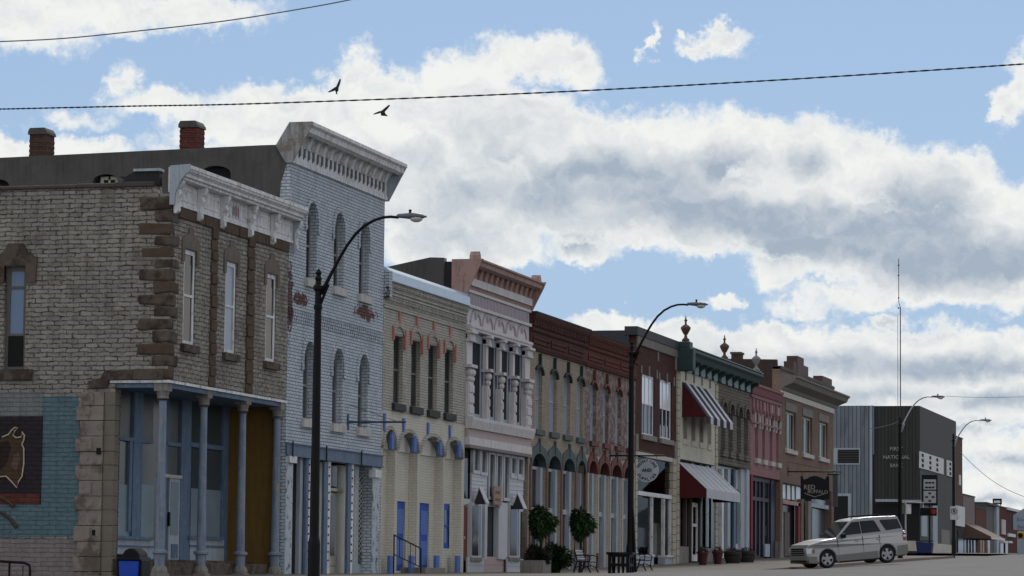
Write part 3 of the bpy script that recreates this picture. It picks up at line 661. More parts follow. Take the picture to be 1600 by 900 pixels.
MB().box(-.1, .13, Y0+.02, Y0+.70, GL-.2, GL-.004).build('capital', M['whitewood'], T); MB().box(-.1, .13, Y1-.98, Y1-.3, GL-.35, GL-.1).build('capital', M['whitewood'], T)
peel = mat('peeling white paint', (.45, .50, .55), var=.2, dirt=(.10, .09, .09), dirt_amt=.9, dscale=3.5, dthr=.57, bump=.4)
MB().box(.002, .03, Y0+.03, Y0+.62, 1.2, GL-.21).build('pilaster', peel, T); MB().box(.002, .03, Y1-.93, Y1-.28, 1.2, GL-.36).build('pilaster', peel, T)
SX = -.55; b = MB().box(SX-.3, SX-.2, Y0+.5, Y1-.4, 1.2, GL+.1).build('shop_front', M['pane'], T)
els = [(468, 481, 715, 900, 'palewood', -.12), (494, 507, 722, 900, 'creamwood', -.40), (512, 540, 763, 768, 'creamwood', -.35), (527, 542, 727, 900, 'creamwood', -.45), (553, 560, 727, 900, 'palewood', -.3), (565, 584, 727, 900, 'palewood', -.35), (553, 568, 880, 900, 'palewood', -.33), (509, 532, 885, 900, 'creamwood', -.44)]
for l, r_, t, b_, m_, X in els: sf(l, r_, t, b_, X, .12, M[m_], 'shop_frame', T)
for l, r_ in ((478, 484), (506, 516), (543, 552)):
    c = sf(l, r_-(r_-l)*.4, 716, 900, .0, .08, M['bluewood'], 'iron_column', T); e_ = sf(r_-(r_-l)*.4+.01, r_, 716, 900, -.02, .06, M['whitewood'], 'flange', c)
    y = YF(r_-(r_-l)*.2, 800); [MB().sphere((-.01, y, 2.1+q*.26), .032, seg=6).build('rivet', M['black'], c) for q in range(13)]
sf(517, 527, 728, 760, -.42, .04, M['panegrey'], 'transom', T); dr = sf(514, 530, 770, 884, -.46, .05, M['creamwood'], 'door', T); sf(514, 523, 774, 868, -.43, .02, M['pane'], 'pane', dr)
lw = sf(552, 567, 745, 881, -.31, .03, M['panegrey'], 'lattice_window', T); q = qbox(552, 567, 745, 881, -.29, .03); b = MB(); z = q[4]
while z < q[5]-.3:
    for s_ in (1, -1):
        a, c_ = (q[2], q[3]) if s_ > 0 else (q[3], q[2]); b.tube([(-.3, a, z), (-.3, c_, z+.5)], .011, 4)
    z += .16
b.build('lattice', M['creamwood'], lw)
# chimneys on the party wall
def chimney(l, r_, t, b_, m_, lab):
    xa, zt = onY(l, t, Y0+.2); xb = onY(r_, t, Y0+.2)[0]; zb = onY(l, b_, Y0+.2)[1]; w2 = xb-xa
    T2 = thing('chimney', lab, 'chimney', ((xa+xb)/2, Y0+.3, zb))
    ch = MB(); zz = zb-.5; ch.box(xa+.04, xb-.04, Y0+.1, Y0+.7, zb-.5, zt-.2); k = 0
    while zz < zt-.3: ch.box(xa+.03, xb-.03, Y0+.09, Y0+.71, zz, zz+.075); zz += .15
    ch.build('stack', m_, T2)
    MB().prism([(xa, zt-.2), (xb, zt-.2), (xb-.02, zt-.12), (xb-.1, zt), (xa+.06, zt), (xa, zt-.1)], 'y', Y0+.05, Y0+.75).build('cap', M['stucco'], T2)
chimney(47, 77, 201, 251, M['brickbrown'], 'brown brick chimney at the far left of the roofline'); chimney(281.5, 312.5, 190, 236, M['brickred'], 'bright red brick chimney on the dark stucco wall left of the tall white building')

# ================================================================ 3 cream brick building
Y0, Y1 = 95.46, 105.30; GB = 1.82
T = thing('brick_building', 'two-storey cream brick building with blue doors and blue arch keystones', 'building', (0, Y0, GB))
b3m = brick('cream painted brick', (.49, .47, .415), (.40, .385, .34), (.19, .18, .16), bw=.26, bh=.092, ms=.011, warp=.006, bump=.8, var=.14, dirt=(.26, .24, .2), dirt_amt=.45, streak=.2)
b3l = brick('cream painted ground floor brick', (.60, .575, .49), (.56, .535, .46), (.42, .40, .345), bw=.26, bh=.092, ms=.009, warp=.004, bump=.5, var=.06, streak=.12)
TZ = ZF(604, 437); MZ = ZF(600, 668)+.55
W = rows([(614, 629.5, 521, 630), (642.5, 656, 531, 637), (669, 682.5, 539, 643), (694.5, 708, 545, 648)])
facade(T, Y0, Y1, MZ, TZ, [outl(*o) for o in W], b3m)
A = [(597, 617), (621, 652), (656, 692), (694, 724)]
AR = []
for l, r_ in A: AR.append([YF(l, 760), YF(r_, 760)])
AR[0][0] = Y0+.12; AR[3][1] = min(AR[3][1], Y1-.35)
az1 = ZF(636, 676); asp = .62
facade(T, Y0, Y1, 1.0, MZ, [outl(a, c_, 1.1, az1, 'arch', asp) for a, c_ in AR], b3l)
MB().box(-15, -.47, Y0+.02, Y1-.02, 1, TZ-.5).build('roof', M['tar'], T)
MB().plate(outl(Y0+.03, Y1-.03, 1.0, az1+.1), [outl(YF(618, 840, -.3), YF(632.5, 840, -.3), GB+.0, ZF(624, 783, -.3)), outl(YF(655, 840, -.3), YF(670, 840, -.3), GB-.0, ZF(662, 786, -.3)), outl(YF(690, 825, -.3), YF(700.5, 825, -.3), ZF(695, 857, -.3), ZF(695, 787, -.3))], .15, 'F', -.30).build('infill_wall', b3l, T)
for l, r_, t, b_ in ((618, 632.5, 783, 896), (655, 670, 786, 896)):
    d = sf(l, r_, t, b_, -.36, .06, M['bluebright'], 'door', T)
    for f in (.12, .55): q = qbox(l, r_, t, b_, -.36); h = q[5]-q[4]; MB().box(-.36, -.345, q[2]+.12, q[3]-.12, q[4]+h*f, q[4]+h*(f+.34)).build('panel', M['bluesoft'], d)
    MB().sphere((-.33, q[3]-.09, q[4]+h*.45), .035, seg=8).build('knob', M['galv'], d)
q = qbox(690, 700.5, 787, 857, -.34); window(T, (q[2], q[3], q[4], q[5]), X=-.3, rec=.0, fr=.2, frame=M['bluebright'], pane=M['paneblue'], rails=(.5,))
for i, (a, c_) in enumerate(AR):
    o = (a, c_, 2, az1); ab = archband(MB(), o, asp, 0, .13, .07, 0, 180).build('arch_moulding', b3m, T)
    rp = MB().plate([(a+(c_-a)*.5+(c_-a)*.5*math.cos(R(t)), az1-asp+asp*math.sin(R(t))) for t in range(0, 71, 7)]+[(a+(c_-a)*.5+((c_-a)*.5-.05)*math.cos(R(t)), az1-asp+(asp-.09)*math.sin(R(t))) for t in range(70, -1, -7)], [], .30, 'F', .05).build('arch_soffit', mat('arch edge with painted shadow', (.24, .25, .27)) if i == 0 else bpy.data.materials['arch edge with painted shadow'], ab)  # dark lining paints the shadow under the arch
for px_, py_ in ((604, 660), (634, 668), (672, 674), (706, 678)):
    y = YF(px_, py_, .1); z = ZF(px_, py_, .1); MB().prism([(y-.07, z-.26), (y+.07, z-.26), (y+.10, z+.30), (y-.10, z+.30)], 'x', 0, .06).build('keystone', M['bluesoft'], T, bev=.01)
for px_, py_ in ((615, 690), (650, 695), (690, 700), (720, 703)):
    y = YF(px_, py_, .1); z = ZF(px_, py_, .1); MB().prism([(y-.14, z-.26), (y+.14, z-.26), (y+.14, z+.14), (y+.05, z+.30), (y-.05, z+.30), (y-.14, z+.14)], 'x', 0, .09).build('springer_block', M['bluesoft'], T, bev=.01)
for px_ in (611, 644, 683, 716):
    y = YF(px_, 885, .06); MB().box(-.02, .09, y-.20, y+.20, 1.2, ZF(px_, 868, .1)).build('plinth_block', M['bluesoft'], T, bev=.02)
for i, o in enumerate(W):
    y0, y1, z0, z1 = o; c = (y0+y1)/2
    wd = window(T, o, frame=mat('brown weathered frame', (.13, .12, .105), var=.3) if i == 0 else bpy.data.materials['brown weathered frame'], pane=M['pane'], rails=(.5,), fr=.07, rec=.13, sill=mat('dark stone sill', (.035, .037, .035), var=.3) if i == 0 else bpy.data.materials['dark stone sill'], sillh=.22, sillw=.12)
    rd = M['terracotta'] = M.get('terracotta') or mat('faded red paint on brick', (.42, .17, .12), var=.25, bump=.4)
    h = MB(); I = arc(c, z1-.02, (y1-y0)/2, 0, 180, 8, .30); O = arc(c, z1-.02, (y1-y0)/2+.16, 0, 180, 8, .50)
    h.plate(I+O[::-1], [], .1, 'F', .05).build('hood', b3m, wd)
    [MB().box(*q_).build('red_brick_trim', rd, wd) for q_ in ((0, .06, c-.07, c+.07, z1+.36, z1+.80), (0, .06, y0-.18, y0-.05, z1-.2, z1+.25), (0, .08, y1+.03, y1+.20, z1-.45, z1+.20))]
    MB().plate(arc(c, z1-.03, (y1-y0)/2-.002, 0, 180, 8, .28), [], .04, 'F', -.03).build('tympanum', M['creamwood'], wd)
b = MB(); z = TZ-.05
for i in range(3):
    b.box(0, .05+.03*i, Y0, Y1, z-.42+.12*i, z-.30+.12*i-.02)
y = Y0+.05
while y < Y1-.1: b.box(.02, .13, y, y+.09, z-.14, z-.02); b.box(.02, .08, y+.09, y+.17, z-.60, z-.45); y += .17
b.build('corbel_course', b3m, T)
zp = ZF(604, 478)
MB().box(0, .045, Y0, Y1, zp-.06, zp+.05).box(0, .05, Y0, Y1, zp+.62, zp+.70).build('string_course', b3m, T)
tymp = [MB().plate(arc((a+c_)/2, az1-asp-.02, (c_-a)/2-.06, 0, 180, 10, asp-.06), [], .04, 'F', -.24).build('tympanum', mat('pale cream tympanum', (.60, .585, .50)) if i == 0 else bpy.data.materials['pale cream tympanum'], T) for i, (a, c_) in enumerate(AR)]
for a, c_ in ((.02, .30), (.34, .64), (.68, .93)):
    MB().plate(outl(Y0+(Y1-Y0)*a, Y0+(Y1-Y0)*c_, zp+.16, zp+.52), [outl(Y0+(Y1-Y0)*a+.08, Y0+(Y1-Y0)*c_-.08, zp+.23, zp+.45)], .05, 'F', .035).build('brick_panel', b3m, T)
MB().prism([(.14, TZ-.05), (.17, TZ-.02), (.15, TZ+.28), (.0, TZ+.42), (-.5, TZ+.40), (-.5, TZ-.05)], 'y', Y0+.1, Y1-.05).build('flashing', mat('light blue sheet metal', (.42, .52, .62), rough=.4, metal=.3, var=.15), T)
MB().box(-.3, .18, Y0-.02, Y0+.34, TZ-.6, TZ+.28).build('end_pier', b2m, T)
b = MB().box(-.45, .55, YF(640, 890), YF(672, 890), 1.3, GB+.12)
b.build('step', M['greystone'], T)

# ================================================================ 4 pink and white ornate building
Y0, Y1 = 105.34, 114.18; GB = 1.9
T = thing('ornate_building', 'narrow two-storey pinkish white building with ornate columns and pink cornice', 'building', (0, Y0, GB))
lil = mat('lilac white paint', (.61, .58, .58), var=.12, streak=.2, bump=.2, dirt=(.35, .30, .32), dirt_amt=.4, dscale=3); pk = mat('salmon pink paint', (.40, .26, .23), var=.3, streak=.4, dirt=(.22, .13, .11), dirt_amt=.6, dscale=3.); pks = mat('dusty pink paint', (.44, .34, .33), var=.12)
lw_ = mat('lilac relief paint', (.42, .38, .42), var=.12)
P_ = [onY(x, y, Y0) for x, y in ((733, 405), (757, 403), (735, 450))]
cz = P_[1][1]-.05; cxp = onY(851, 441, Y1)[0]; FTc = ZF(733, 452)
SL = ZF(733, 516); WB = ZF(731, 651)
facade(T, Y0, Y1, WB-.2, FTc+.5, [outl(Y0+.55, Y1-.55, WB, SL)], lil)
cor = MB().prism([(-.2, FTc), (.05, FTc), (.07, FTc+.12), (.10, FTc+.62), (cxp-.35, FTc+.95), (cxp-.30, cz-.30), (cxp-.10, cz-.24), (cxp-.08, cz-.10), (cxp, cz-.06), (cxp, cz), (-.5, cz), (-.5, FTc)], 'y', Y0-.02, Y1+.02).build('cornice', pk, T)
MB().prism([(-.55, FTc-.55), (.06, FTc-.1), (cxp-.1, cz-.2), (cxp+.02, cz+.02), (-.55, cz+.02)], 'y', Y0-.07, Y0-.022).build('end_board', pk, cor); MB().prism([(-.5, FTc-.12), (.06, FTc-.12), (cxp-.05, cz-.2), (cxp+.04, cz+.03), (-.5, cz+.02)], 'y', Y1+.022, Y1+.12).build('end_board', pk, cor)
for y in (Y0+.1, Y1-.05): MB().prism([(y-.16, cz), (y+.16, cz), (y+.12, cz+.16), (y, cz+.30), (y-.12, cz+.16)], 'x', cxp-.5, cxp-.15).build('finial', pk, cor)
for i in range(12): y = Y0+.5+(Y1-Y0-1.)*i/11; MB().prism([(.08, FTc+.62), (cxp-.33, FTc+.96), (cxp-.33, FTc+.76), (.14, FTc+.42), (.08, FTc+.42)], 'y', y-.10, y+.10).build('modillion', pk, cor)
MB().box(.0, .16, Y0+.1, Y1-.1, FTc+.13, FTc+.40).build('frieze_panel', lil, T)
zb1 = ZF(728, 477); zb0 = ZF(728, 460)
MB().box(0, .10, Y0+.02, Y1-.02, FTc-.12, FTc-.02).box(0, .12, Y0+.02, Y1-.02, zb1-.05, zb1+.06).box(0, .14, Y0+.02, Y1-.02, SL, SL+.10).box(0, .18, Y0+.02, Y1-.02, SL+.10, SL+.20).build('string_course', lil, T)
b = MB(); y = Y0+.2
while y < Y1-.3: b.box(0, .07, y, y+.10, zb1+.09, FTc-.16); y += .2
b.build('fluted_band', lw_, T)
for i in range(5):
    a = Y0+.35+(Y1-Y0-.7)*i/5; c_ = a+(Y1-Y0-.7)/5
    archband(MB(), (a+.16, c_-.16, 0, zb1-.16), .42, 0, .09, .05).build('relief_arch', lw_, T); MB().lathe(.0, (a+c_)/2, [(.06, SL+.45), (.11, SL+.6), (.05, SL+.8), (.08, SL+.95), (.0, SL+1.1)], 8).build('relief_rosette', lw_, T)
MB().box(-15, -.48, Y0+.35, Y1-.02, 1, FTc+.1).box(-.9, -.48, Y0+.5, Y1-.5, WB-.1, SL+.1).build('roof', M['dark'], T)
tt = [onY(x, y, Y0) for x, y in ((600, 418), (640, 409), (672, 402), (726, 402))]
MB().plate([(-16, 3), (-.5, 3), (-.5, FTc-.3), (-.86, FTc-.3), (-.86, tt[3][1]), tt[2], tt[1], tt[0], (-16, tt[0][1])], [], .35, 'S', Y0).build('side_wall', M['stucco'], T)
MB().box(-.86, -.5, Y0+.05, Y0+.3, FTc-.5, cz-.05).build('side_wall', M['tar'], T)
BX = [(733, 745), (755.5, 764), (775, 783), (793.5, 801)]
cols = [728, 752, 771.5, 790, 809]
win = rows([(735, 750, 530, 650), (755, 770, 536, 656), (774, 789, 541, 662), (793, 808, 546, 668)], -.25)
pitch_ = (Y1-Y0-1.3)/4
for i in range(4):
    a = Y0+.72+i*pitch_; o = (a+.22, a+pitch_-.06, WB+.04, SL-.02)
    wd = window(T, o, X=-.10, rec=.03, fr=.14, frame=M['palewood'], pane=M['dark'], rails=())
    MB().box(-.20, -.11, o[0]+.02, o[1]-.02, WB+2.75, WB+3.02).build('transom_bar', M['palewood'], wd); MB().box(-.153, -.14, o[0]+.2, o[1]-.2, WB+3.1, SL-.25).build('pane', M['panegrey'], wd)
for i in range(5):
    y = Y0+.72+i*pitch_+.06; wd_ = .34 if i in (0, 4) else .13
    if i == 0: y = Y0+.32
    if i == 4: y = Y1-.36
    c = MB().box(-.1, .06, y-wd_, y+wd_, WB+1.85, SL-.02).build('column', lil, T, bev=.02)
    MB().box(-.1, .20, y-wd_-.03, y+wd_+.03, SL-.42, SL-.34).box(-.1, .26, y-wd_-.05, y+wd_+.05, SL-.14, SL-.03).box(-.1, .17, y-wd_, y+wd_, SL-.34, SL-.14).build('capital', lil, c, bev=.02)
    b = MB().box(-.12, .24, y-wd_-.06, y+wd_+.06, WB+1.75, WB+1.86)
    for s_ in ((-.5, .5) if wd_ > .2 else (0,)):
        b.sphere((.09, y+s_*wd_, WB+1.58), .15, seg=10).sphere((.08, y+s_*wd_, WB+1.35), .12, seg=10)
    b.build('carved_vase', lil, c, smooth=False)
    b = MB().box(-.12, .12, y-wd_, y+wd_, WB, WB+1.25)
    for q in range(3): b.box(.1, .17, y-wd_+.05, y+wd_-.05, WB+.1+q*.38, WB+.38+q*.38)
    b.build('pedestal', lil, c, bev=.02)
GT = ZF(729, 697)
MB().prism([(0, WB-.42), (.22, WB-.42), (.25, WB-.30), (.30, WB-.12), (.30, WB-.02), (.05, WB+.01), (0, WB+.01)], 'y', Y0-.02, Y1+.02).build('sill_ledge', lil, T)
MB().box(0, .12, Y0, Y1, WB-.72, WB-.43).build('pink_band', pks, T)
sg_ = MB().box(-.4, .17, Y0, Y1, GT+.05, WB-.722).build('sign_board', lil, T); MB().box(-.4, .20, Y0-.01, Y1+.01, GT-.06, GT+.048).build('moulding', mat('grey brown moulding', (.2, .17, .16)), sg_)
for f in (.33, .66): MB().box(.17, .173, Y0+(Y1-Y0)*f-.01, Y0+(Y1-Y0)*f+.01, GT+.05, WB-.73).build('seam', lw_, sg_)
MB().box(-.5, -.22, Y0+.02, Y1-.02, .9, GT).build('shop_front', M['dark'], T)
wht = mat('white siding', (.52, .53, .56), var=.06, streak=.1)
def lap(y0, y1, z0, z1, X, n): 
    b = MB(); h = (z1-z0)/n
    for i in range(n): b.prism([(X-.05, z0+i*h), (X+.02, z0+i*h), (X+.005, z0+(i+1)*h-.004), (X-.05, z0+(i+1)*h-.004)], 'y', y0, y1)
    return b
ya = lambda p, q=780: YF(p, q, -.1)
z_a = ZF(760, 790, -.1); z_k = ZF(745, 871, -.1)
# upper glazing: pair, tall trio, pair
for l, r_, t, b_ in ((738, 746.5, 703, 735), (750, 758, 705, 738), (762, 770, 710, 776), (774, 781.5, 712, 778), (785.5, 793, 714, 778), (797, 804, 716, 743), (807.5, 815, 718, 745)):
    q = qbox(l, r_, t, b_, -.12); o = (q[2]-.12, q[3]+.12, q[4]-.12, q[5]+.12)
    MB().plate(outl(*o), [outl(q[2], q[3], q[4], q[5])], .12, 'F', -.04).build('window', wht, T); sf(l, r_, t, b_, -.13, .02, M['panegrey'], 'pane', T)
for l, r_ in ((736, 760), (796, 817)): lap(ya(l), ya(r_), z_a-.1, ZF((l+r_)/2, 740, -.1), -.1, 9).build('siding', wht, T)
MB().box(-.21, -.11, Y0+.5, Y1-.1, z_a-.02, z_a+.18).build('transom_bar', wht, T); MB().box(-.21, -.105, Y0+.02, Y0+.5, z_a-.06, z_a+.18).build('transom_bar', wht, T)
sf(725, 731, 716, 778, -.15, .03, M['pane'], 'side_light', T)
dr = sf(724, 733.5, 792, 893, -.12, .06, mat('brown wooden door', (.16, .055, .03), var=.2), 'door', T); sf(725.5, 727, 838, 842, -.1, .06, M['galv'], 'handle', dr)
for l, r_ in ((738.5, 748), (798, 808)):
    w_ = sf(l-1.2, r_+5, 786, 872, .05, .3, wht, 'shop_window', T); sf(l, r_, 790, 868, .065, .02, M['pane'], 'pane', w_); sf(r_+2.2, r_+3.4, 790, 868, .07, .02, M['paneblue'], 'pane', w_)
    sf(l-1.5, r_+5.5, 871, 877, .16, .4, M['greystone'], 'sill', w_)
dr = sf(762, 779, 788, 872, -.20, .05, M['pane'], 'doorway', T); sf(779, 793, 786, 874, .02, .2, wht, 'door_frame', T); sf(757.5, 761.5, 786, 874, .02, .2, wht, 'door_frame', T)
for l, r_ in ((731, 757), (793, 818)): lap(YF(l, 885, .1), YF(r_, 885, .1), 1.2, z_k-.0, .08, 4).build('kick_panel', wht, T)
lap(YF(757, 885, -.05), YF(793, 885, -.05), 1.2, z_k+.05, -.07, 4).build('kick_panel', pks, T)
for l, r_, ap in ((739, 761, 763), (799, 822, 771)):         # little gabled hoods
    y0 = YF(l+1, 787, .0); y1 = y0+.42; zb_ = ZF(l+5, ap+24, .2); c = (y0+y1)/2; zt_ = zb_+.56
    xq = .44
    g = MB(); g.prism([(0, zb_), (xq, zb_), (xq*.47, zt_)], 'y', y0, y1).build('gable_hood', mat('dark slate shingle', (.035, .035, .045), var=.3) if l == 739 else bpy.data.materials['dark slate shingle'], T)
    b = MB(); b.prism([(-.02, zb_+.0), (xq*.47, zt_-.0), (xq*.47, zt_+.05), (-.02, zb_+.06)], 'y', y0-.03, y0-.001); b.prism([(xq*.48, zt_), (xq+.02, zb_), (xq+.03, zb_+.04), (xq*.5, zt_+.04)], 'y', y0-.03, y1+.03); b.build('hood_trim', wht, T)
ws = thing('hanging_board', 'small tan wooden sign board fixed above the central doorway of the ornate building', 'sign', (0, YF(778, 775, .1), ZF(778, 790, .1)))
q = qbox(772.5, 784, 760, 789, .12, .06); MB().box(*q).build('board', mat('tan sign board', (.30, .22, .16), var=.2), ws, bev=.01)
b = MB()
for i in range(3):
    for j in range(4): b.box(.121, .128, q[2]+.15+j*.17, q[2]+.25+j*.17, q[5]-.28-i*.26, q[5]-.18-i*.26)
b.build('faded_lettering', mat('faded brown lettering', (.13, .08, .06)), ws)
# ================================================================ 5/6 the long pair under one dark red cornice
hg = None
def arched_shop(T, spans, Y0, Y1, apexz, sprz, glazz, hoodm, pier, plinth, wallm, GT, door=()):
    """row of narrow recessed arched bays with pale reveals"""
    holes = []; z0 = 1.0
    for l, r_ in spans: holes.append((l+.16, r_-.16, z0+.1, glazz))
    facade(T, Y0, Y1, z0, GT, [outl(*o, 'arch', .52) for o in holes], wallm, th=.42)
    for i, o in enumerate(holes):
        a, c_, _, zt = o
        h = MB(); I = arc((a+c_)/2, zt-.53, (c_-a)/2-.012, 0, 180, 10, .52); Hh = apexz-sprz; top = [(a-.16, sprz), (a-.17, sprz+.42*Hh), (a+.02, sprz+.68*Hh), ((a+c_)/2-.28, apexz-.12*Hh), ((a+c_)/2, apexz), ((a+c_)/2+.28, apexz-.12*Hh), (c_-.02, sprz+.68*Hh), (c_+.17, sprz+.42*Hh), (c_+.16, sprz)]
        h.plate(I+[(a, sprz)]+top+[(c_, sprz)], [], .34, 'F', .06).box(.0, .10, (a+c_)/2-.05, (a+c_)/2+.05, zt+.05, apexz+.12); hd = h.build('arch_hood', hoodm, T, bev=.01)
        y = a-.16; 
        bay = MB().box(-.40, -.29, a-.02, c_+.02, z0, zt+.02).build('bay_glazing', M['pane'], T)
        mz = z0+(zt-z0)*.60
        MB().box(-.44, -.10, c_-.36, c_+.002, z0, zt-.52).box(-.44, -.22, a-.01, a+.05, z0, zt-.4).box(-.44, -.20, a, c_-.36, mz-.08, mz+.12).box(-.44, -.24, a, c_, zt-.62, zt-.50).build('bay_frame', M['palewood'], bay)
        if i % 3 == 1: MB().box(-.43, -.24, (a+c_)/2-.22, (a+c_)/2-.14, z0, zt-.5).build('mullion', M['palewood'], bay)
    ys_ = [spans[0][0]]+[(p[1]+q[0])/2 for p, q in zip(spans, spans[1:])]+[spans[-1][1]]
    for y in ys_:
        p = MB().box(.0, .05, y-.13, y+.13, z0, sprz).build('pier', pier, T); MB().box(-.01, .08, y-.17, y+.17, z0, zg(y)+.62).build('plinth', plinth, p, bev=.02)
def pair(Y0, Y1, wins, label, bm, crm, hood, tr, spans, lowm, pier, plinth, tz, cb, grp, frm_=None):
    T = thing('brick_building', label, 'building', (0, Y0, zg(Y0)))
    TZ = tz; GT = ZF(840, 690)-.0
    W = rows(wins); GT = ZF((wins[0][0]+wins[0][1])/2, wins[0][3])-.62
    facade(T, Y0, Y1, GT, cb, [outl(*o, 'arch', .30) for o in W], bm)
    MB().box(-15, -.47, Y0+.02, Y1-.02, 1, TZ-.3).build('roof', M['tar'], T)
    for o in W:
        wd = window(T, o, 'arch', .30, frame=M['palewood'], pane=M['paneblind'], rails=(.5,), fr=.08, rec=.15, sill=hood, sillh=.2, sillw=.1)
        c = (o[0]+o[1])/2; h = MB(); I = arc(c, o[3]-.30, (o[1]-o[0])/2, -0, 150, 9, .30); O = arc(c, o[3]-.30, (o[1]-o[0])/2+.11, -0, 150, 9, .40)
        h.plate(I+O[::-1], [], .12, 'F', .08).box(0, .12, c-.06, c+.06, o[3]+.08, o[3]+.52).build('hood', M['upperhood'] if hood is hg else hood, wd)
    H = TZ-cb
    MB().prism([(-.45, cb), (.08, cb), (.14, cb+.12), (.06, cb+.16), (.06, cb+H*.50), (.14, cb+H*.54), (.16, cb+H*.62), (.10, cb+H*.64), (.10, cb+H*.80), (.22, cb+H*.86), (.28, TZ-.08), (.28, TZ), (-.45, TZ)], 'y', Y0, Y1).build('cornice', crm, T)
    y = Y0+.1; dn = None
    while y < Y1-.15:
        MB().box(.1, .2, y, y+.12, cb+H*.66, cb+H*.86).build('dentil', crm, T); y += .24
    n = 3
    for i in range(n):
        a = Y0+.3+(Y1-Y0-.6)*i/n; c_ = a+(Y1-Y0-.6)/n-.35
        MB().plate(outl(a, c_, cb+.28, cb+H*.40), [outl(a+.1, c_-.1, cb+.38, cb+H*.40-.1)], .05, 'F', .105).build('brick_panel', crm, T)
    MB().box(-.5, .30, Y0, Y1, TZ+.002, TZ+.09).build('roof_edge', M['tar'], T)
    arched_shop(T, spans, Y0, Y1, *tr, hood, pier, plinth, lowm, GT)
    return T
tan = brick('tan painted brick', (.39, .325, .25), (.32, .27, .21), (.20, .17, .14), bw=.24, bh=.088, ms=.010, warp=.005, bump=.8, var=.18, dirt=(.22, .18, .14), dirt_amt=.5, streak=.25)
tan2 = brick('cream ground floor brick', (.47, .44, .36), (.43, .40, .33), (.30, .28, .24), bw=.24, bh=.088, ms=.009, var=.1, bump=.5, streak=.15)
mott = brick('mottled red and white brick', (.22, .135, .115), (.17, .105, .09), (.13, .10, .09), bw=.24, bh=.088, ms=.010, warp=.008, bump=1., var=.3, dirt=(.36, .33, .31), dirt_amt=.8, dscale=3.2, dthr=.53, streak=.2)
crm1 = brick('dark red cornice brick', (.125, .043, .032), (.085, .030, .024), (.045, .025, .022), bw=.24, bh=.088, ms=.012, var=.3, bump=.9, dirt=(.05, .03, .028), dirt_amt=.5, streak=.3)
crm2 = brick('painted red cornice brick', (.145, .045, .031), (.12, .037, .027), (.06, .03, .025), bw=.24, bh=.088, ms=.010, var=.15, bump=.7, streak=.3)
hg = mat('green grey painted hood', (.075, .10, .105), var=.3, streak=.3); hr = mat('dark red painted hood', (.14, .045, .035), var=.25, streak=.3); M['upperhood'] = mat('black green hood', (.022, .035, .035), var=.3); pr_ = mat('red brown pier', (.16, .075, .055), var=.25)
WA = [(836, 847, 574, 671), (859, 870, 580, 677), (880.5, 891, 585, 681), (901, 911.5, 591, 685)]
WB_ = [(922, 931.5, 598, 689), (942, 951, 603, 694), (961.5, 970, 608, 698), (980, 988, 613, 702)]
tzA = ZF(832, 491); cbA = ZF(829, 546); Ya, Yb, Yc = 114.22, 123.3, 132.85
sA = [(YF(l, 790), YF(r_, 790)) for l, r_ in ((831, 853), (853.5, 876), (877, 898), (899, 915))]; sA[0] = (Ya+.35, sA[0][1])
sB = [(YF(l, 790), YF(r_, 790)) for l, r_ in ((917, 933), (934, 952), (953, 971), (972, 988.5))]
apz = ZF(841, 690); spz = ZF(829, 726); glz = ZF(841, 708)
pair(Ya, Yb, WA, 'tan brick building with dark red cornice and green-grey hoods over its lower arches', tan, crm1, hg, (apz, spz, glz), sA, tan, pr_, mat('blue grey plinth', (.10, .13, .17)), tzA, cbA, '')
apz2 = ZF(923.5, 704); spz2 = apz2-.95; glz2 = apz2-.40
pair(Yb+.01, Yc, WB_, 'mottled red brick building with red hoods over its arched ground-floor bays', mott, crm2, hr, (apz2, spz2, glz2), sB, tan2, tan2, pr_, tzA-.04, cbA-.02, '')

# ================================================================ 7 dark red brick shop
Y0, Y1 = 132.9, 141.6; GB = zg(137)
T = thing('brick_building', 'dark red-brown brick building with two white triple windows above the hunting shop', 'building', (0, Y0, GB))
b7 = brick('dark red brown brick', (.088, .030, .021), (.064, .023, .017), (.036, .022, .018), bw=.24, bh=.085, ms=.009, var=.25, bump=.7, streak=.25)
TZ = ZF(995, 520); GT = ZF(1003, 706); W = rows([(1003, 1022.5, 586, 680), (1031, 1049.5, 595, 688)])
facade(T, Y0, Y1, GT, TZ-.1, [outl(*o) for o in W], b7)
MB().box(-14, -.47, Y0+.02, Y1-.02, 1.2, TZ-.8).build('roof', M['tar'], T)
for o in W:
    wd = window(T, o, rails=(.52,), mull=(.34, .67), fr=.1, frame=mat('white sash', (.68, .70, .73), var=.05) if o is W[0] else bpy.data.materials['white sash'], pane=M['pane'], rec=.06, sill=M['greystone'], sillh=.22, sillw=.15)
    mir = glass('glass with painted sky reflection', (.74, .78, .84), rough=.15, var=.25) if o is W[0] else bpy.data.materials['glass with painted sky reflection']  # bright sky reflection put into the pale pane colour
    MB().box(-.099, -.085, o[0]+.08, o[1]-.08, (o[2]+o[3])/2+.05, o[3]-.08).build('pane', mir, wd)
tb = mat('grey brown stone coping', (.17, .15, .13), var=.25, streak=.3)
MB().box(-.5, .10, Y0-.15, Y1+.05, TZ-.12, TZ+.28).build('coping', mat('dark coping', (.05, .05, .055), var=.3), T, bev=.02); MB().box(0, .07, Y0+.05, Y1, TZ-.50, TZ-.125).build('stone_band', tb, T)
MB().box(-5, -.3, Y0-.12, Y0+.3, TZ-1.3, TZ+.1).build('parapet_return', mat('dark metal flashing', (.04, .045, .06), rough=.5), T)
for px_, py_, h in ((1002, 577, .35), (1014, 580, .45), (1026, 585, .4), (1030, 588, .35), (1042, 591, .45), (1053, 596, .4), (1028, 549, .9)):
    y = YF(px_, py_); z = ZF(px_, py_); MB().box(0, .03, y-.13, y+.13, z-h*.5, z+h*.5).build('stone_block', tb, T)
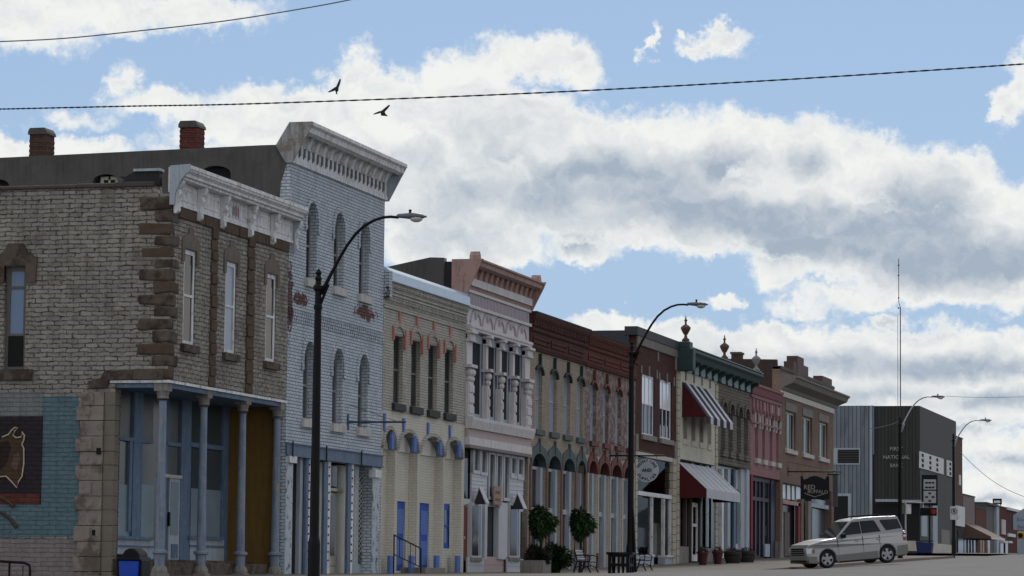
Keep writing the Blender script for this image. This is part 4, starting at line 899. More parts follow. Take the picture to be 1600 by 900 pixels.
for y in (Y0+.22, Y1-.22): MB().box(0, .05, y-.22, y+.22, GT, GT+.75).box(0, .04, y-.15, y+.15, TZ-1.1, TZ-.5).build('corner_block', M['greystone'], T)
crs = brick('cream block pier', (.46, .43, .33), (.42, .39, .31), (.12, .11, .09), bw=1.2, bh=.36, ms=.02, var=.12, bump=.5, streak=.15)
MB().box(-.45, .04, Y1-.75, Y1-.02, 1.3, GT-.02).build('pier', crs, T); MB().box(-.45, .03, Y0+.02, Y0+.4, 1.3, GT-.02).build('pier', crs, T)
MB().box(-.4, .0, Y0+.4, Y1-.75, GT-.2, GT-.01).build('shop_lintel', M['creamwood'], T)
sy0, sy1 = Y0+.4, Y1-.75; tz_ = ZF(1010, 772); bz = ZF(1045, 868)
inner = MB().box(-4, -3.9, sy0, sy1, 1.3, GT).box(-4, -.47, sy0, sy0+.05, 1.3, GT).box(-4, -.47, sy1-.05, sy1, 1.3, GT).box(-4, -.47, sy0, sy1, GT-.05, GT-.01).box(-4, -.47, sy0, sy1, zg(137)-.05, zg(137)+.02)
inner.build('shop_interior', mat('dim shop interior', (.10, .095, .085), var=.4, vs=1.2), T)
T.children[-1]; 
for o in [c for c in T.children if c.name.startswith('roof')]: bpy.data.objects.remove(o)
MB().box(-14, -.47, Y0+.02, Y1-.02, GT, TZ-.8).box(-14, -4.1, Y0+.02, Y1-.02, 1, GT).build('roof', M['tar'], T)
MB().box(-.3, -.02, sy0, sy1, tz_-.08, tz_+.10).build('transom_bar', M['whitewood'], T)
MB().box(-.18, -.165, sy0, sy1, tz_+.1, GT-.2).build('pane', M['clear'], T)
ydl, ydr = YF(1022, 830), YF(1040, 830)
for a, c_ in ((sy0, ydl), (ydr, sy1)):
    MB().box(-.18, -.165, a, c_, bz, tz_-.08).build('pane', M['clear'], T); MB().box(-.35, -.0, a, c_, 1.4, bz-.08).build('kick_panel', M['palewood'], T); MB().box(-.35, .06, a, c_, bz-.08, bz).build('sill', M['whitewood'], T)
for y in (sy0+.03, ydl-.04, ydr+.04, sy1-.06): MB().box(-.22, -.05, y-.05, y+.05, bz, tz_-.08).build('frame', M['whitewood'], T)
MB().box(-1.2, -1.15, ydl, ydr, 1.4, tz_-.3).build('door', mat('grey green door panel', (.16, .17, .155), var=.2, streak=.3), T)
sh = mat('shop display card', (.42, .43, .42), var=.3); cl = mat('patterned cloth', (.30, .26, .16), var=.6, vs=4)
b = MB()
for i in range(9):
    y = sy0+.2+random.random()*(sy1-sy0-.6); z = tz_+.2+random.random()*.5; b.box(-.9, -.6, y, y+.15+.35*random.random(), z, z+.12+.5*random.random())
b.build('stacked_boxes', sh, T)
for a, m_ in ((ydr+.25, sh), (ydr+.9, cl), (sy0+.3, sh)): MB().prism([(a, bz-.1), (a+.5, bz-.1), (a+.42, bz+.9), (a+.25, bz+1.5), (a+.1, bz+.9)], 'x', -.8, -.55).build('window_display', m_, T)

# ================================================================ 8 cream and grey pair under green cornice
gcm = mat('dark green painted metal', (.028, .055, .058), rough=.6, var=.3); gl_ = mat('pale green grey paint', (.24, .30, .31), var=.2, streak=.25)
def finial(y, z, m_, s=1.0, x=.35):
    return MB().lathe(x, y, [(.24*s, z), (.26*s, z+.14*s), (.12*s, z+.26*s), (.08*s, z+.42*s), (.16*s, z+.52*s), (.31*s, z+.80*s), (.33*s, z+.92*s), (.20*s, z+1.04*s), (.07*s, z+1.12*s), (.06*s, z+1.3*s), (.12*s, z+1.36*s), (.05*s, z+1.46*s), (.02*s, z+1.66*s)], 12)
def greencornice(T, Y0, Y1, z0, z1, nb, ends):
    H = z1-z0; P1 = .72
    cor = MB().prism([(-.3, z0+.1), (.04, z0+.1), (.04, z1-.55), (P1-.25, z1-.45), (P1-.15, z1-.25), (P1, z1-.12), (P1, z1), (-.3, z1+.05)], 'y', Y0, Y1).build('cornice', gcm, T)
    for i in range(nb+1):
        y = Y0+.15+(Y1-Y0-.3)*i/nb; scroll(y, .04, z1-.45, z0-.05, P1-.2, .16).build('bracket', gcm, cor)
        if i < nb:
            st = (Y1-Y0-.3)/nb; c = y+st/2; r_ = st*.34
            MB().plate([(c-r_, z0-.02), (c+r_, z0-.02), (c+r_, z0+.38)]+arc(c, z0+.38, r_, 0, 180, 8, .34)[1:-1]+[(c-r_, z0+.38)], [], .08, 'F', .11).build('frieze_panel', gl_, cor, bev=.01)
    MB().box(-.3, P1+.02, Y0, Y1, z1+.05, z1+.09).build('edge', gl_, cor)
    return cor
Y0, Y1 = 141.65, 151.5
T = thing('brick_building', 'cream painted building with a striped upper awning and a large grey shop awning', 'building', (0, Y0, zg(Y0)))
T8 = T
b8 = brick('pale cream painted brick', (.64, .605, .50), (.59, .56, .46), (.43, .41, .34), bw=.24, bh=.085, ms=.008, var=.1, bump=.5, dirt=(.38, .33, .26), dirt_amt=.4, dscale=1.2, streak=.2)
c1z = ZF(1080, 553); c0z = ZF(1064, 578); GT = ZF(1065, 722)+.15
W = rows([(1068.5, 1073, 600, 685), (1081, 1086, 606, 689), (1093.5, 1098.5, 611, 693), (1106, 1111, 617, 697)])
W = [(o[0]-.1, o[1]+.1, o[2], o[3]) for o in W]
facade(T, Y0, Y1, GT, c0z+.2, [outl(*o) for o in W], b8)
MB().box(-14, -.47, Y0+.02, Y1-.02, GT+.1, c1z-.3).box(-14, -3.5, Y0+.02, Y1-.02, 1, GT+.1).build('roof', M['tar'], T)
for o in W:
    wd = window(T, o, frame=M['palewood'], pane=M['pane'], rails=(.5,), fr=.07, rec=.2, sill=b8, sillh=.26, sillp=.08)
    c = (o[0]+o[1])/2; MB().box(0, .06, c-.07, c+.07, o[3]+.25, o[3]+.8).build('keystone', M['greystone'], wd)
greencornice(T, Y0+.05, Y1-.01, c0z, c1z, 6, 0)
MB().box(-.35, .80, Y0-.08, Y0+.55, c0z-.1, c1z+.02).box(-.2, .62, Y0-.02, Y0+.75, c1z+.02, c1z+.35).build('corner_block', gcm, T, bev=.04)
fm = mat('weathered red brown finial', (.10, .055, .045), var=.35)
finial(Y0+.35, c1z+.35, fm, .74).build('finial', fm, T, smooth=True)
for y in (Y0+.3, Y1-.3): MB().box(0, .06, y-.28, y+.28, 1.5, c0z-.1).build('pier', crs, T)
# upper striped awning
aw = MB(); A0 = YF(1067, 640)-.2; A1 = YF(1107, 640)+.1; zt_ = W[0][3]+.12; zb_ = zt_-1.65; X1 = 1.2
AW = thing('striped_awning', 'dark red and white striped awning over the upper windows of the cream building', 'awning', (0, A0, zb_))
mar = mat('dark maroon canvas', (.075, .010, .014), rough=.9, var=.1); navy = mat('dark navy canvas', (.022, .022, .04), rough=.9); wcv = mat('white canvas', (.50, .51, .55), rough=.8, var=.06)
n = 8
for a_ in (A0, A1-.03): MB().prism([(0, zb_), (X1-.02, zb_), (0, zt_-.03)], 'y', a_, a_+.03).build('side_panel', mar, AW)
for i in range(n):
    a = A0+(A1-A0)*i/n; c_ = A0+(A1-A0)*(i+1)/n; k = i % 2
    MB().prism([(0, zt_-.02), (X1, zb_+.02), (X1, zb_-.30), (X1+.03, zb_-.30), (X1+.03, zb_+.03), (.02, zt_+.02), (0, zt_+.02)], 'y', a+.002-(k == 0)*.12*(i > 0), c_-.002-(k == 1)*.12-(k == 0)*0).build('stripe', wcv if k else navy, AW)
# lower awning
A0 = YF(1062, 760)-.3; A1 = YF(1113, 760)+.15; zt_ = ZF(1066, 722, .1); X1 = 2.15; zb_ = onY(1105, 764, A0)[1]; X1 = onY(1104, 764, A0)[0]; zt_ = onY(1065, 722, A0)[1]; vz = onY(1104, 778, A0)[1]
AL = thing('shop_awning', 'large silver grey shop awning with dark red ends over the pavement', 'awning', (0, A0, zb_))
slv = mat('silver grey canvas', (.44, .46, .50), rough=.55, var=.1, streak=.25)
for a_ in (A0, A1-.04): MB().prism([(0, vz), (X1-.02, vz), (X1-.02, zb_), (0, zt_-.02)], 'y', a_, a_+.04).build('side_panel', mar, AL)
MB().prism([(0, zt_-.02), (X1, zb_-.01), (X1+.02, zb_+.01), (0, zt_+.02)], 'y', A0-.02, A1+.02).build('canopy', slv, AL)
MB().box(X1, X1+.03, A0-.02, A1+.02, vz, zb_+.005).build('valance', slv, AL)
for i in range(6):
    y = A0+(A1-A0)*(i+.5)/6; MB().tube([(0.03, y, zt_+.03), (X1+.03, y, zb_+.02)], .014, 5).build('rib', wcv, AL)
# shop below
SY0, SY1 = Y0+.6, Y1-.6; Gz = zg(146)
MB().box(-3.4, -3.3, SY0, SY1, 1.4, GT+.1).box(-3.4, -.4, SY0-.02, SY0, 1.4, GT).box(-3.4, -.4, SY1, SY1+.02, 1.4, GT).box(-3.4, -.4, SY0, SY1, GT-.02, GT+.08).box(-3.4, -.4, SY0, SY1, Gz, Gz+.05).build('shop_interior', M['shopint'] if 'shopint' in M else bpy.data.materials['dim shop interior'], T)
MB().box(-.3, -.28, SY0, SY1, Gz+.8, GT).build('pane', M['clear'], T)
for a_, c_ in ((SY0, YF(1080, 850)-.1), (YF(1100, 850), SY1)): MB().box(-.4, -.1, a_, c_, 1.4, Gz+.75).build('kick_panel', M['greystone'], T)
for l in (1067, 1077, 1085, 1099): y = YF(l, 830); MB().box(-.32, -.14, y-.1, y+.1, Gz, GT).build('frame', mat('brown shop frame', (.10, .075, .065)) if l == 1067 else bpy.data.materials['brown shop frame'], T)
dr = MB().plate(outl(YF(1087, 830), YF(1095.5, 830), Gz+.08, Gz+2.9), [outl(YF(1087, 830)+.2, YF(1095.5, 830)-.2, Gz+1.9, Gz+2.7), outl(YF(1087, 830)+.2, YF(1095.5, 830)-.2, Gz+.4, Gz+1.75)], .06, 'F', -.18).build('door', M['whitewood'], T)
for a, h, m_ in ((1070, 1.2, wcv), (1074, 1.6, sh), (1104, 1.3, cl), (1109, 1.0, wcv)): y = YF(a, 830); MB().prism([(y-.25, Gz+.8), (y+.25, Gz+.8), (y+.2, Gz+.8+h*.6), (y+.05, Gz+.8+h), (y-.15, Gz+.8+h*.8)], 'x', -.9, -.6).build('window_display', m_, T)

Y0, Y1 = 151.55, 160.45
T = thing('brick_building', 'weathered grey-brown stone building with narrow arched upper windows beside the cream one', 'building', (0, Y0, zg(Y0)))
b8b = brick('grey brown stone', (.19, .17, .14), (.15, .135, .115), (.07, .062, .055), bw=.4, bh=.16, ms=.014, warp=.01, var=.3, bump=1., streak=.35)
GT2 = ZF(1125, 727)+.1
W = rows([(1126.5, 1133.5, 626, 703), (1138, 1145, 631, 706), (1151, 1158, 636, 710), (1162.5, 1168.5, 641, 713)])
facade(T, Y0, Y1, GT2, c0z+.2, [outl(*o, 'arch', .4) for o in W], b8b)
for o in W:
    wd = window(T, o, 'arch', .4, frame=mat('grey stone coloured shutter', (.14, .13, .115)) if o is W[0] else bpy.data.materials['grey stone coloured shutter'], pane=M['panegrey'], rails=(.5,), rec=.25, sill=b8b, sillh=.3, sillp=.16)
    archband(MB(), o, .4, 0, .2, .12, -15, 195).build('hood', b8b, wd)
MB().box(-14, -.47, Y0+.02, Y1-.02, 1, c1z-.3).build('roof', M['tar'], T)
greencornice(T, Y0+.01, Y1, c0z, c1z-.0, 5, 0)
MB().box(-.2, .62, Y0-.25, Y0+.25, c1z+.05, c1z+.22).build('corner_block', gcm, T, bev=.03); finial(Y0, c1z+.2, fm, .74).build('finial', fm, T, smooth=True)
MB().box(-.2, .62, Y1-.4, Y1+.05, c1z+.05, c1z+.22).build('corner_block', gcm, T, bev=.03); fg = mat('pale weathered finial', (.22, .22, .21), var=.3); finial(Y1-.15, c1z+.2, fg, .74).build('finial', fg, T, smooth=True)
MB().box(-.45, -.30, Y0+.02, Y1-.02, 1.4, GT2).build('shop_front', M['panegrey'], T)
MB().box(-.4, .05, Y0, Y1, GT2-.02, GT2+.16).build('shop_lintel', b8b, T)
for l, r_, X, m_ in ((1128, 1131, -.1, 'whitewood'), (1137, 1141, -.1, 'palewood'), (1147, 1150, -.2, 'bluewood'), (1157.5, 1166, -.1, 'palewood'), (1166.5, 1171, .0, 'palewood')): sf(l, r_, 733, 872, X, .2, M[m_], 'shop_frame', T)
sf(1143, 1147, 740, 870, -.27, .02, M['pane'], 'pane', T); sf(1150, 1157, 735, 765, -.27, .02, mat('pale shop card', (.5, .5, .48), var=.5), 'window_card', T); sf(1150, 1156, 850, 868, -.26, .05, M['whitewood'], 'window_card', T)

# ================================================================ 9 pink building
Y0, Y1 = 160.5, 169.5
T = thing('brick_building', 'small pink painted brick building with narrow white-tipped windows and a dark shopfront', 'building', (0, Y0, zg(Y0)))
b9 = brick('pink painted brick', (.35, .19, .20), (.30, .165, .175), (.20, .11, .115), bw=.24, bh=.085, ms=.009, var=.14, bump=.6, dirt=(.25, .12, .13), dirt_amt=.4, streak=.2)
TZ = ZF(1178, 600); GT = ZF(1176, 742)
W = rows([(1180, 1184.5, 637, 716), (1191, 1195.5, 642, 720), (1202.5, 1207, 647, 722), (1213, 1217, 652, 724)])
W = [(o[0]-.0, o[1]+.0, o[2], o[3]-.1) for o in W]
facade(T, Y0, Y1, GT, TZ, [outl(*o, 'arch', .3) for o in W], b9)
MB().box(-14, -.47, Y0+.02, Y1-.02, 1, TZ-.5).build('roof', M['tar'], T)
for o in W:
    wd = window(T, o, 'arch', .3, frame=mat('dark red frame', (.08, .02, .025)) if o is W[0] else bpy.data.materials['dark red frame'], pane=M['pane'], rec=.25, sill=M['palestone'], sillh=.25, sillp=.16)
    [MB().box(0, .08, a_, c_, o[3]+z1_, o[3]+z2_).build('white_trim', M['palestone'], wd) for a_, c_, z1_, z2_ in (((o[0]+o[1])/2-.1, (o[0]+o[1])/2+.1, .1, .55), (o[0]-.3, o[0]-.1, -.9, -.1), (o[1]+.1, o[1]+.3, -.9, -.1))]
MB().box(-.4, .16, Y0, Y1, TZ-.55, TZ-.12).build('cornice', mat('dark red cornice paint', (.15, .03, .035), var=.2), T); MB().box(-.4, .22, Y0, Y1, TZ-.12, TZ+.02).box(0, .1, Y0, Y1, TZ-2.1, TZ-1.98).box(0, .10, Y0, Y1, TZ-.75, TZ-.56).build('string_course', b9, T)
y = Y0+.4
while y < Y1-.5: MB().box(0, .10, y, y+.45, TZ-1.45, TZ-.8).box(.0, .14, y+.1, y+.35, TZ-1.62, TZ-1.3).build('corbel', b9, T); y += 1.0
rd_ = mat('dark red painted wood', (.17, .02, .03), var=.15)
MB().box(-.3, .06, Y0+.02, Y0+.55, 1.5, GT+.0).build('pilaster', rd_, T)
nv = mat('navy painted wood', (.018, .02, .04), rough=.5)
MB().box(-.50, -.40, Y0+.5, Y1-.2, 1.5, GT).build('shop_front', M['pane'], T); MB().box(-.4, -.2, Y1-1.6, Y1-.1, 1.5, GT).box(-.4, -.25, Y0+.55, Y1-.1, GT-.25, GT-.01).box(-.4, -.28, Y0+.55, Y1-.6, ZF(1182, 778)-.1, ZF(1182, 778)+.1).build('shop_frame', nv, T)
for l, r_ in ((1180, 1182), (1186.5, 1188), (1192, 1195), (1200, 1202)): sf(l, r_, 748, 868, -.3, .1, nv, 'shop_frame', T)
for l, r_, t, b_ in ((1183, 1187, 750, 772), (1196, 1200, 755, 775), (1184, 1188, 800, 850), (1196, 1200, 822, 838)): sf(l, r_, t, b_, -.38, .02, M['panegrey'], 'pane', T)
sf(1196, 1203, 850, 870, -.2, .1, M['palewood'], 'kick_panel', T)

# ================================================================ 10 brown brick corner building
Y0, Y1 = 169.55, 188.4
T = thing('brick_building', 'brown brick building with stepped parapet, wide cream band and projecting cornice at the cross street', 'building', (0, Y0, zg(Y0)))
b10 = brick('brown brick', (.25, .165, .125), (.20, .135, .105), (.13, .10, .085), bw=.24, bh=.085, ms=.009, var=.2, bump=.7, dirt=(.13, .09, .07), dirt_amt=.4, streak=.25)
PT = ZF(1223, 574); CB = ZF(1222, 619); BT = ZF(1222, 602); GT = ZF(1225, 757)+.1
W = rows([(1228, 1243, 643, 702), (1254, 1269, 653, 710), (1279.5, 1293, 661, 718)])
facade(T, Y0, Y1, GT, PT, [outl(*o) for o in W], b10)
MB().box(-13, -.47, Y0+.4, Y1-.02, 1, PT-.8).build('roof', M['tar'], T)
sl = [onY(x, y, Y0) for x, y in ((1140, 562), (1225, 560))]
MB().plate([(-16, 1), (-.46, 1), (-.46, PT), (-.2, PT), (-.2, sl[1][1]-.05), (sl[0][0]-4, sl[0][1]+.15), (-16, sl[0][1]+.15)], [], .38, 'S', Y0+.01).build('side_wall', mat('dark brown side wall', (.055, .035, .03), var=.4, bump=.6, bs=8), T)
xa, za = onY(1142, 553, Y0); xb = onY(1156, 553, Y0)[0]
cb_ = MB().box(xa, xb, Y0+.1, Y0+1.0, za-1, za).build('chimney', M['brickbrown'], T); MB().box(xa-.06, xb+.06, Y0+.04, Y0+1.06, za, za+.12).build('cap', M['stucco'], cb_)
for o in W: window(T, o, frame=M['creamwood'], pane=M['pane'], mull=(.33, .66), fr=.11, rec=.12, sill=M['palestone'], sillh=.22, sillw=.2)
for o in W: MB().box(0, .05, o[0]-.2, o[1]+.2, o[3]+.05, o[3]+.5).build('lintel', M['greystone'], T)
MB().box(0, .06, Y0+.02, Y1, CB, BT-.3).build('cream_band', mat('cream band paint', (.68, .645, .57), var=.08, streak=.2), T)
MB().prism([(0, BT-.28), (.12, BT-.28), (.2, BT-.1), (.75, BT+.12), (.85, BT+.34), (.95, BT+.42), (.95, BT+.5), (.3, BT+.62), (0, BT+.66)], 'y', Y0+.0, Y1+.6).build('cornice', mat('grey brown cornice', (.20, .185, .165), var=.2, streak=.3), T)
for l, r_, t, b_, xo in ((1240, 1263, 569, 600, .06), (1246, 1256, 558, 600, .09), (1285, 1300, 590, 620, .06)): sf(l, r_, t, b_, xo, .45+xo*2, mat('dark parapet brick', (.10, .06, .05), var=.35, bump=.5) if l == 1240 else bpy.data.materials['dark parapet brick'], 'parapet_block', T)
MB().box(-.5, .08, Y0, Y1, PT-.14, PT+.04).build('coping', M['stucco'], T)
MB().box(-.5, -.42, Y0+.4, Y1-.3, 1.6, GT).build('shop_front', M['pane'], T)
MB().box(-.45, .03, Y0, Y0+.7, 1.6, GT).build('pier', b10, T); MB().box(-.45, .03, Y1-.9, Y1, 1.6, GT).build('pier', b10, T)
sf(1219.5, 1224.5, 846, 872, .1, .4, M['greystone'], 'plinth', T)
sf(1223, 1250, 757, 781, -.3, .04, glass('transom with painted sky reflection', (.50, .55, .53), rough=.2, var=.5), 'transom_glass', T)  # pale colour carries the sky's reflection in the transom
for l in (1229, 1236.5, 1243): sf(l, l+1., 757, 781, -.26, .05, M['greystone'], 'mullion', T)
sf(1224, 1251, 783, 789, -.1, .25, mat('faded pink board', (.42, .25, .24)), 'sign_rail', T); sf(1247.5, 1251.5, 786, 868, -.1, .2, mat('dull red post', (.17, .03, .035)), 'post', T)
sf(1252, 1256, 780, 870, -.05, .2, b10, 'pier', T); sf(1263, 1268, 783, 870, -.05, .2, M['greystone'], 'pier', T)
sf(1268, 1295, 788, 794, -.1, .25, M['palewood'], 'sign_rail', T); sf(1268, 1295, 781, 788, -.2, .1, M['panegrey'], 'transom_glass', T)
sf(1269, 1294, 797, 866, -.38, .03, M['panegrey'], 'pane', T); sf(1226, 1234, 800, 868, -.38, .03, mat('brown curtain', (.12, .10, .08), var=.4, streak=.4), 'curtain', T)
sf(1257, 1262, 790, 868, -.3, .05, mat('brown door', (.07, .04, .03)), 'door', T)

# ================================================================ bank beyond the cross street
by = YF(1437, 700); bx0 = onY(1304, 640, by)[0]
TZ = onY(1437, 634, by)[1]; GBk = zg(by)
T = thing('bank_building', 'flat-roofed dark bank clad in ribbed siding with a strip of white window panels', 'bank', (0, by, GBk))
def ribbed(name, col, col2, pitch, **k):
    m = mat(name, col, **k); t = NT(m.node_tree); p = m.node_tree.nodes['Principled BSDF']; tc = t.node('ShaderNodeTexCoord'); sp = t.node('ShaderNodeSeparateXYZ'); t.l.new(tc.outputs['Object'], sp.inputs[0])
    u = t.m('ADD', sp.outputs[0], sp.outputs[1]); fr = t.m('FRACT', t.m('MULTIPLY', u, 1/pitch)); g = t.sm(fr, .75, .9)
    old = p.inputs['Base Color'].links[0].from_socket; nz = t.noise(t.xyz(t.m('MULTIPLY', t.m('FLOOR', t.m('MULTIPLY', u, 1/pitch)), 7.3), 0, t.m('MULTIPLY', sp.outputs[2], .15)), 1.0, 2)
    c = t.mix(t.sm(nz, .35, .65), old, c4(col2)); c = t.mix(g, c, c4([v*.35 for v in col])); t.l.new(c, p.inputs['Base Color']); return m
olive = ribbed('dark olive ribbed siding', (.034, .036, .032), (.042, .044, .038), .26, streak=.2)
silver = ribbed('silver blue corrugated siding', (.15, .175, .21), (.21, .235, .27), .30, streak=.5, rough=.55)
plain = mat('dark olive panel', (.055, .055, .047), var=.15)
ye = YF(1494, 700)
m1 = onY(1362, 700, by)[0]
MB().box(m1, .0, by, by+.25, 3, TZ).build('wall', olive, T)
MB().box(-.25, .0, by+.26, ye, 3, TZ).build('side_wall', plain, T)
MB().box(m1, -.27, by+.26, ye-.05, 3, TZ-.4).build('roof', M['tar'], T)
MB().box(bx0-6, m1-.01, by-.12, by+.2, 3, TZ+.02).box(m1-.0, onY(1366, 700, by)[0], by-.14, by-.002, onY(1364, 710, by)[1], TZ+.02).build('corrugated_wall', silver, T)
MB().box(m1-.12, m1+.06, by-.16, by-.122, 3, TZ+.03).build('corner_strip', M['palewood'], T)
so = lambda l, r_, t, b_, off, th, m_, name, par: MB().box(onY(l, (t+b_)/2, by-off)[0], onY(r_, (t+b_)/2, by-off)[0], by-off, by-off+th, onY((l+r_)/2, b_, by-off)[1], onY((l+r_)/2, t, by-off)[1]).build(name, m_, par)
fr_ = so(1301, 1344, 700, 726, .16, .1, M['palewood'], 'louvre_frame', T); so(1309, 1342, 702.5, 723.5, .18, .1, M['dark'], 'louvre_opening', fr_)
b = MB(); 
for i in range(5): z = onY(1325, 705+i*3.8, by-.2)[1]; b.box(onY(1309, 700, by-.2)[0], onY(1342, 700, by-.2)[0], by-.21, by-.185, z-.05, z+.03)
b.build('louvre', mat('dark louvre slat', (.06, .055, .05)), fr_)
dr = so(1300, 1330, 771, 866, .15, .05, M['palewood'], 'door_frame', T); so(1302, 1325, 775, 866, .17, .05, M['dark'], 'doorway', dr)
for tx, cy in (('FIRST', 701.5), ('NATIONAL', 714.5), ('BANK', 727.5)):
    cx_, cz_ = onY(1400.5, cy, by-.05); MB().text(tx, .40, 'S', cx_, cz_, by-.03, .05, sx={'FIRST': 1.05, 'NATIONAL': 1., 'BANK': .9}[tx], bold=.0).build('lettering', mat('grey metal letters', (.34, .34, .33)), T)
so(1368, 1402, 780, 784, .5, .5, M['palewood'], 'canopy', T); so(1408, 1462, 781, 786, .5, .5, M['palewood'], 'canopy', T)
so(1366, 1436, 788, 858, .02, .05, M['dark'], 'entrance', T); so(1408, 1436, 845, 861, .1, .1, M['creamwood'], 'low_wall', T)
qb = lambda l, r_, t, b_, X, th, m_, name, par: MB().box(*qbox(l, r_, t, b_, X, th)).build(name, m_, par)
wz1, wz0 = ZF(1436, 705), ZF(1436, 731)
for l, r_ in ((1435.5, 1473), (1478, 1488)):
    wp = MB().box(.02, .08, YF(l, 720)+.05, YF(r_, 725), wz0, wz1).build('window_panel', M['whitewood'], T)
    for a in ([1439, 1451, 1462] if l < 1450 else [1482.5]):
        y = YF(a, 725)
        for j in range(3): z = wz0+(wz1-wz0)*(.08+.31*j); MB().box(.075, .09, y-.25, y+.95, z, z+(wz1-wz0)*.2).build('pane', M['dark'], wp)
for l, r_, t, b_, m_ in ((1440, 1449, 805, 838, 'palewood'), (1458, 1465, 785, 850, 'palewood'), (1471, 1484, 828, 860, 'greystone')): qb(l, r_, t, b_, .05, .1, M[m_], 'panel', T)
MB().box(-.1, .2, by+.3, ye-3, zg(235)-1, zg(235)+.75).build('low_wall', M['creamwood'], T)
# sign of the bank
sx, sz = onY(1452, 765, by-2.5); S_ = thing('clock_sign', 'tall black sign box with two pale message panels at the bank corner', 'sign', (sx, by-2.5, sz))
q = [onY(x, y, by-2.5) for x, y in ((1440, 742), (1465, 790))]; MB().box(q[0][0], q[1][0], by-2.5, by-2.2, q[1][1], q[0][1]).build('case', M['black'], S_)
for t, b_, nr in ((749, 765, 2), (767, 786, 1)):
    p = [onY(x, y, by-2.53) for x, y in ((1443, t), (1462.5, b_))]; pn = MB().box(p[0][0], p[1][0], by-2.53, by-2.5, p[1][1], p[0][1]).build('panel', mat('grey sign panel', (.33, .34, .34), var=.25) if nr == 2 else bpy.data.materials['grey sign panel'], S_)
    bb = MB(); 
    for i in range(2 if nr == 2 else 3):
        for j in range(3): 
            xx = p[0][0]+.12+j*(p[1][0]-p[0][0]-.2)/3; zz = p[1][1]+.1+i*(p[0][1]-p[1][1])/(2.2 if nr == 2 else 3.2)
            if nr == 2 or (i+j) % 2: bb.box(xx, xx+.2, by-2.545, by-2.53, zz, zz+.12)
    bb.build('lettering', M['black'], pn)
MB().box(sx-.06, sx+.06, by-2.4, by-2.28, zg(by)-.2, q[1][1]).box(sx-.06, sx+.06, by-2.3, by, q[1][1]+.5, q[1][1]+.6).build('post', M['black'], S_)
# mast on the bank roof
ax, az_ = onY(1407, 636, by+6); at_ = onY(1405, 404, by+6)[1]; A_ = thing('antenna_mast', 'slender guyed radio mast rising above the bank roof', 'antenna', (ax, by+6, TZ-.4))
hm = at_-az_; k1 = az_+hm*.62
MB().tube([(ax, by+6, TZ-.5), (ax, by+6, k1+.6)], .045, 6).tube([(ax-.2, by+6, TZ-.5), (ax-.2, by+6, k1)], .02, 5).build('mast', mat('grey mast steel', (.12, .12, .13)), A_)
b = MB(); b.tube([(ax, by+6, k1+.55), (ax-.12, by+6, k1+1.), (ax-.12, by+6, at_)], .028, 6)
for f in (.12, .3, .7, .88): b.sphere((ax-.13, by+6, k1+(at_-k1)*f), .07, seg=6)
b.build('antenna', M['black'], A_)

# ================================================================ far end of the street
def far(name, label, l, r_, t, m_, X=0., h2=None, y1=None):
    y0 = YF(l, 760, X); y1 = y1 or YF(r_, 800, X); tz = ZF(l, t, X); T = thing(name, label, 'building', (X, y0, zg(y0)))
    MB().box(X-12, X, y0, y1, zg(y0)-1, tz).build('wall', m_, T); MB().box(X-12, X+.06, y0-.05, y1+.05, tz, tz+.1).build('coping', M['stucco'], T)
    return T, y0, y1, tz
fb1 = brick('far brown brick', (.15, .09, .07), (.12, .075, .06), (.08, .06, .05), bw=.3, bh=.1, var=.2)
fb2 = brick('far red brick', (.16, .055, .04), (.13, .045, .035), (.07, .04, .03), bw=.3, bh=.1, var=.2)
fb3 = brick('far maroon brick', (.11, .028, .025), (.095, .026, .023), (.05, .02, .02), bw=.3, bh=.1, var=.15)
T, y0, y1, tz = far('brick_building', 'narrow brown brick building squeezed against the far side of the bank', 1494.5, 1504, 683, fb1)
MB().box(.0, .06, YF(1498, 750), YF(1500.5, 750), ZF(1499, 758), ZF(1499, 742)).build('window', M['whitewood'], T); MB().box(.0, .3, YF(1485, 800)+1.5, YF(1502, 800), ZF(1500, 823), ZF(1500, 792)).build('sign_panel', M['whitewood'], T)
MB().box(.0, .1, y0+.3, y1-.3, zg(254)-.5, zg(254)+1.9).build('shop_front', M['panegrey'], T)
T, y0, y1, tz = far('low_building', 'low mauve-brown building with a brown shingled shop canopy', 1504.5, 1523, 773, mat('mauve stucco', (.17, .125, .115), var=.12))
cz_ = ZF(1508, 818); MB().prism([(0, cz_+.05), (2.3, cz_-1.1), (2.3, cz_-1.25), (0, cz_-1.25)], 'y', y0+.1, y1+2.).build('shop_canopy', mat('brown shingles', (.13, .085, .07), var=.3), T); MB().box(2.3, 2.36, y0+.05, y1+2.05, cz_-1.3, cz_-1.1).build('fascia', M['whitewood'], T)
MB().box(.0, .08, y0+.2, y1-.2, zg(260)-.5, cz_-1.3).build('shop_front', M['panegrey'], T)
for f in (.25, .5, .75): y = y0+(y1-y0)*f; MB().box(.08, .14, y-.15, y+.15, zg(260)-.5, cz_-1.3).build('frame', M['black'], T)
T, y0, y1, tz = far('low_building', 'low red-brown brick building seen beyond the shingled canopy', 1524, 1541, 793, fb2)
for a in (1531, 1535): MB().box(0, .08, YF(a, 850), YF(a+1.2, 850), zg(275)-.3, zg(275)+1.6).build('post', M['creamwood'], T)
T, y0, y1, tz = far('low_building', 'low grey building with a pale corner pilaster and a small roof sign frame', 1541, 1557, 786, mat('grey brown render', (.085, .08, .078), var=.2))
MB().box(0, .25, y1-2.2, y1, zg(280)-1, tz+.05).build('pilaster', M['palewood'], T); MB().box(0, .06, y0+.8, y0+2.2, zg(280)-.4, zg(280)+1.7).build('door', M['whitewood'], T)
MB().box(-.05, .3, y0, y1, tz-.15, tz+.0).build('roof_edge', M['stucco'], T)
